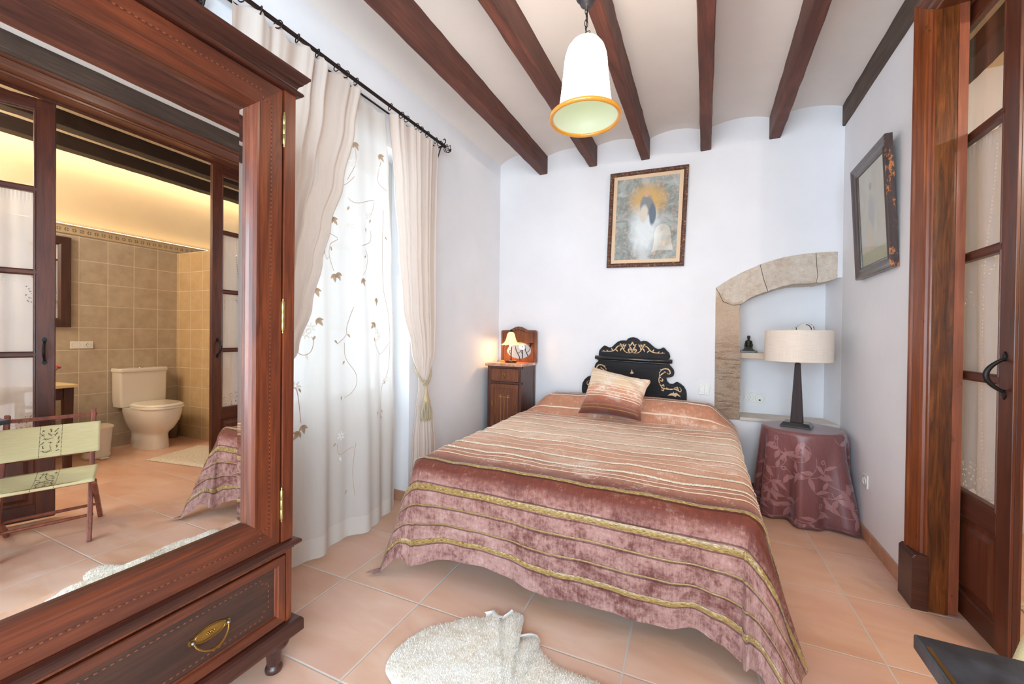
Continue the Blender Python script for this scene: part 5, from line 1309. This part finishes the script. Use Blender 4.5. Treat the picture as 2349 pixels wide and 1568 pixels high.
m = MB(); m.tube([(.026,-.010,-.03),(.026,-.008,-.07)], .008, 8); m.lathe([(.006,-.06),(.012,-.075),(.010,-.09),(.013,-.10),(.020,-.135),(.026,-.15),(.024,-.155)], 16, (.026,-.008,0)); m.obj('tassel_head', plain('tassel_silk', (214,186,140), .4, var=.15), tb)
m = MB(); rg = random.Random(2)
for k in range(34):
    a = 2*pi*k/17+(.2 if k > 16 else 0); r1 = .022 if k < 17 else .012; r2 = r1+.014
    m.tube([(.026+r1*cos(a)*.8, -.008+r1*sin(a), -.15), (.026+r2*cos(a)*.8, -.008+r2*1.1*sin(a), -.22), (.026+r2*cos(a)*.85+rg.uniform(-.003,.003), -.008+r2*1.15*sin(a), -.285+rg.uniform(-.01,.006))], .0042, 6)
m.obj('tassel_skirt', ropem.m, tb)
m = MB(); m.lathe([(.001,0),(.012,.004),(.016,.012),(.012,.022),(.006,.026),(.005,.05)], 14); kb = m.obj('tieback_knob', iron); kb.rotation_euler = (0,rad(-90),0); kb.location = (-1.905, 2.492, 1.352)
tag(kb, 'dark turned tieback knob on the wall at the edge of the right curtain', 'knob')

# ================================================================== SHEEPSKIN RUG
RUG = [(-1.062,1.182),(-1.055,1.27),(-1.021,1.357),(-.96,1.42),(-.901,1.488),(-.85,1.505),(-.815,1.565),(-.795,1.545),(-.765,1.540),(-.745,1.592),(-.715,1.600),(-.688,1.575),(-.672,1.500),(-.650,1.470),(-.615,1.500),(-.585,1.500),(-.560,1.455),(-.48,1.41),(-.40,1.405),(-.284,1.40),(-.16,1.372),(-.06,1.39),(-.035,1.33),(-.045,1.22),(-.11,1.14),(-.175,1.09),(-.10,1.045),(.02,1.035),(.045,.99),(.0,.945),(-.08,.925),(-.24,.88),(-.30,.78),(-.36,.68),(-.44,.61),(-.58,.58),(-.78,.63),(-.90,.72),(-.925,.85),(-.90,.97),(-.945,1.06),(-1.03,1.11)]
RC = (-.53, 1.08)
def rug_fn(u, v):
    k = u*len(RUG); i = int(k) % len(RUG); f = k-int(k)
    p0, p1, p2, p3 = (RUG[(i+j-1) % len(RUG)] for j in range(4))
    q = [.5*((2*p1[j])+(-p0[j]+p2[j])*f+(2*p0[j]-5*p1[j]+4*p2[j]-p3[j])*f*f+(-p0[j]+3*p1[j]-3*p2[j]+p3[j])*f**3) for j in (0,1)]
    x = RC[0]+(q[0]-RC[0])*v; y = RC[1]+(q[1]-RC[1])*v
    h = .030*(1-v**8)+.004+.003*mn.noise(Vector((x*9, y*9, 0)))*(1-v**4)
    return (x, y, max(.003, h))
rugm = NT('sheepskin_wool'); nn = rugm.noise(rugm.tc(), 12, 5, .7); n2 = rugm.noise(rugm.tc(), 300, 2); n4 = rugm.noise(rugm.tc(), 60, 2)
rc_ = rugm.ramp(nn, [(.3, lin((232,220,200))), (.5, lin((243,236,224))), (.7, lin((248,244,236)))]); rc_ = rugm.mix(rugm.ramp(n4, [(.66, 0.0), (.74, .5)]), rc_, lin((206,170,124)))
rugm.set(Base_Color=rc_, Roughness=.95, Sheen_Weight=.2); rugm.bump(rugm.math('ADD', n4, n2), .6, .004)
rug = tag(MB().grid(rug_fn, 240, 30, closedu=True).obj('sheepskin_rug', rugm.m, fix=False), 'cream sheepskin rug with ragged edge on the floor tiles at the foot of the bed', 'rug')
rg = np.random.default_rng(3); NTf = 46000
U = rg.random(NTf); Vv = np.sqrt(rg.random(NTf))*.992
vs = []; fs = []
for k in range(NTf):
    x, y, z = rug_fn(U[k], Vv[k]); a = rg.random()*6.283; L = .005+.006*rg.random(); b = .0016; la = rg.random()*6.283; ln = .003+.004*rg.random()
    bxx, byy = cos(a)*b, sin(a)*b
    z0 = z-.002
    vs += [(x-bxx, y-byy, z0), (x+bxx, y+byy, z0), (x+cos(la)*ln, y+sin(la)*ln, z0+L)]
    fs.append((3*k, 3*k+1, 3*k+2))
tag(MB().add(vs, fs, True).obj('wool_tufts', rugm.m, rug, fix=False), kind='stuff')
# bare hide edge turned up
m = MB()
for path in ([(-.84,1.515),(-.815,1.545),(-.795,1.530),(-.765,1.525),(-.750,1.560),(-.742,1.585)], [(-.690,1.575),(-.676,1.50),(-.655,1.462),(-.615,1.492),(-.588,1.494)]):
    P_ = cat(path, 6); n = len(P_); v = []
    for i, (x, y) in enumerate(P_):
        s_ = sin(pi*i/(n-1)); v += [(x-.006, y-.016*s_-.003, .026), (x, y-.003, .024+.006*s_), (x, y+.003, .014+.006*s_), (x, y, .003)]
    m.add(v, [(i*4+k, i*4+k+1, (i+1)*4+k+1, (i+1)*4+k) for i in range(n-1) for k in range(3)], True)
m.obj('hide_edge', plain('bare_hide', (244,242,238), .6, var=.05), rug, fix=False)

# ================================================================== BLACK TABLE (lower right corner of the photograph)
bt = thing('writing_table', (.570, .540, 0), 0, 'black table, its corner with a small brass strip cutting into the lower right', 'table')
blk2 = NT('worn_black_paint'); nn = blk2.noise(blk2.tc(), 14, 5, .7); blk2.set(Base_Color=blk2.ramp(nn, [(.4, lin((34,36,40))), (.75, lin((70,76,84)))]), Roughness=.38, Coat_Weight=.2)
MB().box(-.287, .287, -.33, .250, .768, .790).obj('tabletop', blk2.m, bt, .003)
MB().box(-.283, -.278, .150, .222, .7902, .7912).obj('brass_strip', brass, bt)
for x in (-.20, .255):
    for y in (-.30, .15): MB().bar((x,y,.768), (x,y,0), .036, .036, w2=.026, d2=.026).obj('leg', m_black, bt)
MB().box(-.20, .25, .143, .157, .69, .768).box(-.20, .25, -.306, -.292, .69, .768).box(-.207, -.193, -.29, .15, .69, .768).box(.248, .262, -.29, .15, .69, .768).obj('apron', m_black, bt, .002)

# ================================================================== FOLDING CHAIR (seen in the mirror)
Bf = Vector((.437,1.150,0)); wv_ = Vector((.135,-.346,0)); bd = Vector((.906,.423,0))
CL = Vector((.3945,.988,0))
fcx = thing('folding_chair', (.67, 1.08, 0), 0, 'folding wooden chair with printed cream canvas seat and back, reflected in the mirror', 'chair')
O_ = Vector((-.67, -1.08, 0))
def side(k):  # k=0 right, 1 left
    q = Bf+wv_*k+O_
    top = q+bd*.30+Vector((0,0,.735)); ft = q.copy()
    fr = q-bd*.055+Vector((0,0,.366)); rear = q+bd*.436
    return q, top, ft, fr, rear
S0 = side(0); S1 = side(1); inw = wv_.normalized()
for k, S_ in ((0, S0), (1, S1)):
    sgn = 1 if k == 0 else -1
    off = inw*(.014*sgn)
    MB().bar(S_[2]+off, S_[1]+off, .022, .034, upv=bd).obj('back_post', wd['chair'], fcx, .004)
    MB().bar(S_[4]-off*.6, S_[3]-off*.6, .022, .034, upv=bd, w2=.022, d2=.030).obj('leg', wd['chair'], fcx, .005)
def along(S_, t): return S_[2]+(S_[1]-S_[2])*t     # on the post
def alongleg(S_, t): return S_[4]+(S_[3]-S_[4])*t
for t_, r_, nm in ((.955,.010,'top_rail'),(.66,.008,'back_rail')):
    a_, b_ = along(S0, t_), along(S1, t_)
    if nm == 'top_rail': MB().bar(a_, b_, .012, .022).obj(nm, wd['chair'], fcx, .003)
    else: MB().tube([a_+bd*.012, b_+bd*.012], r_, 10).obj(nm, wd['chair'], fcx)
for S_fun, t_ in ((along,.19),(alongleg,.38)):
    a_, b_ = S_fun(S0, t_), S_fun(S1, t_); m = MB(); m.tube([a_+(b_-a_)*q for q in (0,.1,.5,.9,1)], [.007,.008,.010,.008,.007], 10); m.obj('stretcher', wd['chair'], fcx)
MB().tube([S0[3]+Vector((0,0,.004)), S1[3]+Vector((0,0,.004))], .011, 12).obj('seat_rail', wd['chair'], fcx)
MB().tube([along(S0,.54), along(S1,.54)], .010, 12).obj('seat_rail', wd['chair'], fcx)
# canvas: seat and back with a printed band down the middle
cn = NT('printed_canvas'); uvc = cn.tc('UV'); x_, y_, _ = cn.sep(uvc)
nb = cn.noise(cn.map(uvc, (2,30,1)), 2, 3); base = cn.ramp(nb, [(.3, lin((212,198,146))), (.7, lin((228,218,172)))])
dist = cn.math('ABSOLUTE', cn.math('SUBTRACT', x_, .5))
ln_ = cn.math('MULTIPLY', cn.math('LESS_THAN', cn.math('ABSOLUTE', cn.math('SUBTRACT', dist, .105)), .004), cn.math('GREATER_THAN', cn.math('FRACT', cn.math('MULTIPLY', y_, 24)), .45))
base = cn.mix(ln_, base, lin((54,46,38)))
cn.set(Base_Color=base, Roughness=.85); cn.bump(cn.noise(uvc, 160, 2), .15, .002)
def seat(u, v):
    a_ = S0[3]+(S1[3]-S0[3])*u; b_ = along(S0,.54)+(along(S1,.54)-along(S0,.54))*u
    sag_ = -.016*sin(pi*u)*sin(pi*min(1,max(0,v)))
    if v < .12:
        t = v/.12; c_ = a_+Vector((0,0,.004)); an = pi*(.62*(1-t)); return tuple(c_-bd*.0135*sin(an)+Vector((0,0,.0135*cos(an))))
    t = (v-.12)/.88
    return tuple(a_*(1-t)+b_*t+Vector((0,0,.0175+sag_)))
def back(u, v):
    a_ = along(S0,.665)+(along(S1,.665)-along(S0,.665))*u; b_ = along(S0,.90)+(along(S1,.90)-along(S0,.90))*u
    p = a_*(1-v)+b_*v; return tuple(p-bd*(.020-.006*sin(pi*u)))
def uin(a_): return a_
m = MB().grid(lambda u, v: seat(-.035+1.07*u, v), 30, 14, uvfn=lambda u, v: (u, v)); m.obj('canvas_seat', cn.m, fcx, fix=False).modifiers.new('thick', 'SOLIDIFY').thickness = .002
m = MB().grid(lambda u, v: back(-.05+1.10*u, v), 30, 10, uvfn=lambda u, v: (u, v)); m.obj('canvas_back', cn.m, fcx, fix=False).modifiers.new('thick', 'SOLIDIFY').thickness = .002
rgc = random.Random(8); m_pr = plain('dark_print', (60,52,44), .8)
for (fn, rows) in ((seat, 7), (back, 6)):
    m = MB()
    SGN[0] = norm_sign(fn, .5, .5, (.5, 0, .0) if fn is seat else (2, 1, .6))
    for r_ in range(rows):
        for c_ in range(3):
            u0 = .43+.07*c_+rgc.uniform(-.02,.02); v0 = .12+.78*(r_+.5)/rows
            for q in range(2):
                a = rgc.uniform(0, pi); L = rgc.uniform(.02,.045)
                P_ = [(u0+cos(a)*L*t*.8, v0+sin(a)*L*t*1.6) for t in (-1,0,1)]
                vs, fs = on_surf(fn, P_, lambda t: .0009, .0025); m.add(vs, fs, True)
    m.obj('printed_signs', m_pr, fcx, fix=False)

# ================================================================== BATHROOM
cer_w = plain('white_ceramic', (232,226,214), .12, coat=.5)
tlt = thing('toilet', (2.815, 2.425, 0), rad(-90), 'white ceramic toilet with square cistern, reflected in the wardrobe mirror', 'toilet')   # local x -> -Y, front (-y) -> -X
def rrect(w_, d_, r, n=6):
    out = []
    for cx_, cy_, a0 in ((w_/2-r,d_/2-r,0),(-w_/2+r,d_/2-r,90),(-w_/2+r,-d_/2+r,180),(w_/2-r,-d_/2+r,270)):
        for i in range(n+1):
            a = rad(a0+90*i/n); out.append((cx_+r*cos(a), cy_+r*sin(a)))
    return out
def loft(m, rings, smooth=True):
    n = len(rings[0]); vs = [p for r in rings for p in r]
    fs = [(i*n+k, i*n+(k+1) % n, (i+1)*n+(k+1) % n, (i+1)*n+k) for i in range(len(rings)-1) for k in range(n)]
    m.add(vs, fs, smooth); m.add(rings[0], [tuple(reversed(range(n)))]); m.add(rings[-1], [tuple(range(n))])
def rr3(w_, d_, r, cx_, cy_, z, n=6): return [(x+cx_, y+cy_, z) for x, y in rrect(w_, d_, r, n)]
m = MB(); loft(m, [rr3(.395,.165,.02,0,-.095,.435), rr3(.41,.175,.022,0,-.095,.50), rr3(.415,.18,.022,0,-.095,.80)]); m.obj('cistern', cer_w, tlt)
m = MB(); loft(m, [rr3(.425,.19,.022,0,-.097,.802), rr3(.43,.195,.024,0,-.097,.812), rr3(.43,.195,.024,0,-.097,.832), rr3(.42,.185,.022,0,-.097,.842)]); m.obj('cistern_lid', cer_w, tlt)
MB().lathe([(.001,.006),(.020,.006),(.021,0),(.001,0)], 16, (0,-.095,.840)).obj('flush_button', plain('chrome', (200,200,200), .1, 1.0), tlt)
def egg(w_, y0, y1, z, n=28, sq=1.0):
    # rounded front at y0 (towards the room), flat-ish back at y1
    out = []
    for k in range(n):
        a = 2*pi*k/n; x = w_/2*cos(a); yy = sin(a)
        ax = abs(cos(a))**sq*math.copysign(1, cos(a)); x = w_/2*ax
        y = (y0+y1)/2+(y1-y0)/2*(abs(yy)**(.55 if yy > 0 else .9))*math.copysign(1, yy); out.append((x, y, z))
    return out
m = MB(); loft(m, [egg(.215,-.53,-.06,0,sq=.7), egg(.215,-.53,-.06,.02,sq=.7), egg(.20,-.52,-.06,.14,sq=.7), egg(.215,-.535,-.05,.17,sq=.75), egg(.28,-.60,-.04,.22,sq=.8), egg(.345,-.655,-.03,.30,sq=.85), egg(.375,-.675,-.02,.37,sq=.85), egg(.385,-.68,-.02,.40,sq=.85), egg(.385,-.68,-.02,.432,sq=.85)])
m.obj('bowl', cer_w, tlt)
m = MB(); loft(m, [egg(.375,-.680,-.20,.434,sq=.8), egg(.380,-.685,-.20,.440,sq=.8), egg(.380,-.685,-.20,.452,sq=.8), egg(.372,-.678,-.205,.456,sq=.8)]); m.obj('seat', plain('toilet_seat', (238,232,220), .2, coat=.3), tlt)
m = MB(); loft(m, [egg(.372,-.678,-.19,.457,sq=.8), egg(.376,-.682,-.19,.462,sq=.8), egg(.372,-.678,-.19,.474,sq=.8), egg(.34,-.65,-.20,.482,sq=.8)]); m.obj('lid', plain('toilet_lid', (240,234,222), .15, coat=.4), tlt)
tag(MB().lathe([(.001,0),(.040,0),(.044,.004),(.046,.20),(.044,.205),(.02,.207),(.012,.21),(.010,.30),(.001,.302)], 18, (2.735,2.745,0)).obj('toilet_brush', plain('grey_plastic', (130,124,118), .4)), 'grey toilet brush holder on the floor behind the toilet, beside the partition', 'toilet brush')
bn_ = thing('pedal_bin', (2.50, 1.985, 0), 0, 'white pedal bin on the bathroom floor between the table leg and the toilet', 'bin')
MB().lathe([(.085,0),(.098,.01),(.100,.03),(.094,.05),(.112,.285),(.112,.29)], 28).obj('body', cer_w, bn_)
MB().lathe([(.117,.288),(.119,.295),(.116,.305),(.09,.318),(.001,.325)], 28).obj('lid', plain('bin_lid', (238,228,206), .3), bn_)
MB().box(-.155,-.085,-.03,.03,.004,.020).obj('pedal', cer_w, bn_, .004)
# washstand table with a plant, framed mirror
wt = thing('bathroom_table', (2.47, 1.30, 0), 0, 'dark wooden bathroom table with pale top, half hidden behind the opened door leaf', 'table')
MB().box(-.305,.33,-.60,.430,.735,.762).obj('tabletop', plain('pale_top', (226,200,152), .3), wt, .004)
for x in (-.235, .29):
    for y in (-.55, .385): MB().bar((x,y,.735), (x,y,.0), .062, .062, w2=.044, d2=.044).obj('leg', wd['bath'], wt)
MB().box(-.25,.30,.375,.395,.63,.735).box(-.25,-.23,-.55,.38,.63,.735).box(.28,.30,-.55,.38,.63,.735).obj('apron', wd['bath'], wt, .002)
wb = thing('storage_box', (2.56, 1.50, 0), 0, 'white lidded storage box under the bathroom table', 'box')
MB().box(-.13,.13,-.16,.12,0,.40).obj('body', cer_w, wb, .01); MB().box(-.137,.137,-.167,.127,.402,.44).obj('lid', cer_w, wb, .008)
pt = thing('potted_flower', (2.50, 1.66, .762), 0, 'pink flowering plant on the bathroom table, just showing beside the door leaf', 'plant')
MB().lathe([(.001,0),(.035,0),(.045,.07),(.047,.075),(.04,.075),(.001,.068)], 18).obj('pot', cer_w, pt)
gm = plain('green_stem', (84,110,60), .6); pk = plain('pink_petal', (206,70,110), .5)
m = MB(); m2 = MB(); rg_ = random.Random(3)
for k in range(7):
    a = rg_.uniform(0, 6.28); e = Vector((.03*cos(a), .03*sin(a)+.02, .10+.02*rg_.random()))
    m.tube([(0,0,.06), tuple(e*.6+Vector((0,0,.03))), tuple(e+Vector((0,.01,.02)))], .002, 5)
    for q in range(5):
        b = 2*pi*q/5; c_ = e+Vector((.010*cos(b), .012+.010*sin(b), .02+.004*q)); m2.ball(tuple(c_), .0085, 6, 4, (1,1,.6))
m.obj('stems', gm, pt); m2.obj('flowers', pk, pt)
bm_ = thing('bathroom_mirror', (2.816, 1.907, 1.267), rad(-90), 'dark wood framed mirror on the bathroom tiles beside the door leaf', 'mirror')
m = MB(); m.ring(0, .70, 0, .875, [(0,-.002),(0,-.028),(.006,-.032),(.070,-.030),(.085,-.016),(.085,-.006)]); m.obj('frame', wd['bath'], bm_)
MB().box(.083, .617, -.010, -.004, .083, .792).obj('glass', m_mirror, bm_)
# fluffy mat
mat_ = NT('cotton_mat'); n4 = mat_.noise(mat_.tc(), 90, 3); mat_.set(Base_Color=mat_.ramp(n4, [(.3, lin((214,200,176))), (.6, lin((240,230,212)))]), Roughness=.95); mat_.bump(n4, .9, .01)
def matf(u, v):
    c = [(1.235,2.215),(1.985,2.125),(2.09,2.66),(1.34,2.75)]
    x = (c[0][0]*(1-u)+c[1][0]*u)*(1-v)+(c[3][0]*(1-u)+c[2][0]*u)*v; y = (c[0][1]*(1-u)+c[1][1]*u)*(1-v)+(c[3][1]*(1-u)+c[2][1]*u)*v
    e = min(u, 1-u, v, 1-v); return (x+.004*mn.noise(Vector((u*30,v*30,1))), y+.004*mn.noise(Vector((u*30,v*30,5))), .004+.016*min(1, e*14)+.004*mn.noise(Vector((x*60,y*60,0))))
tag(MB().grid(matf, 60, 50).obj('bath_mat', mat_.m, fix=False), 'fluffy cream bath mat on the tiles in front of the toilet', 'mat')
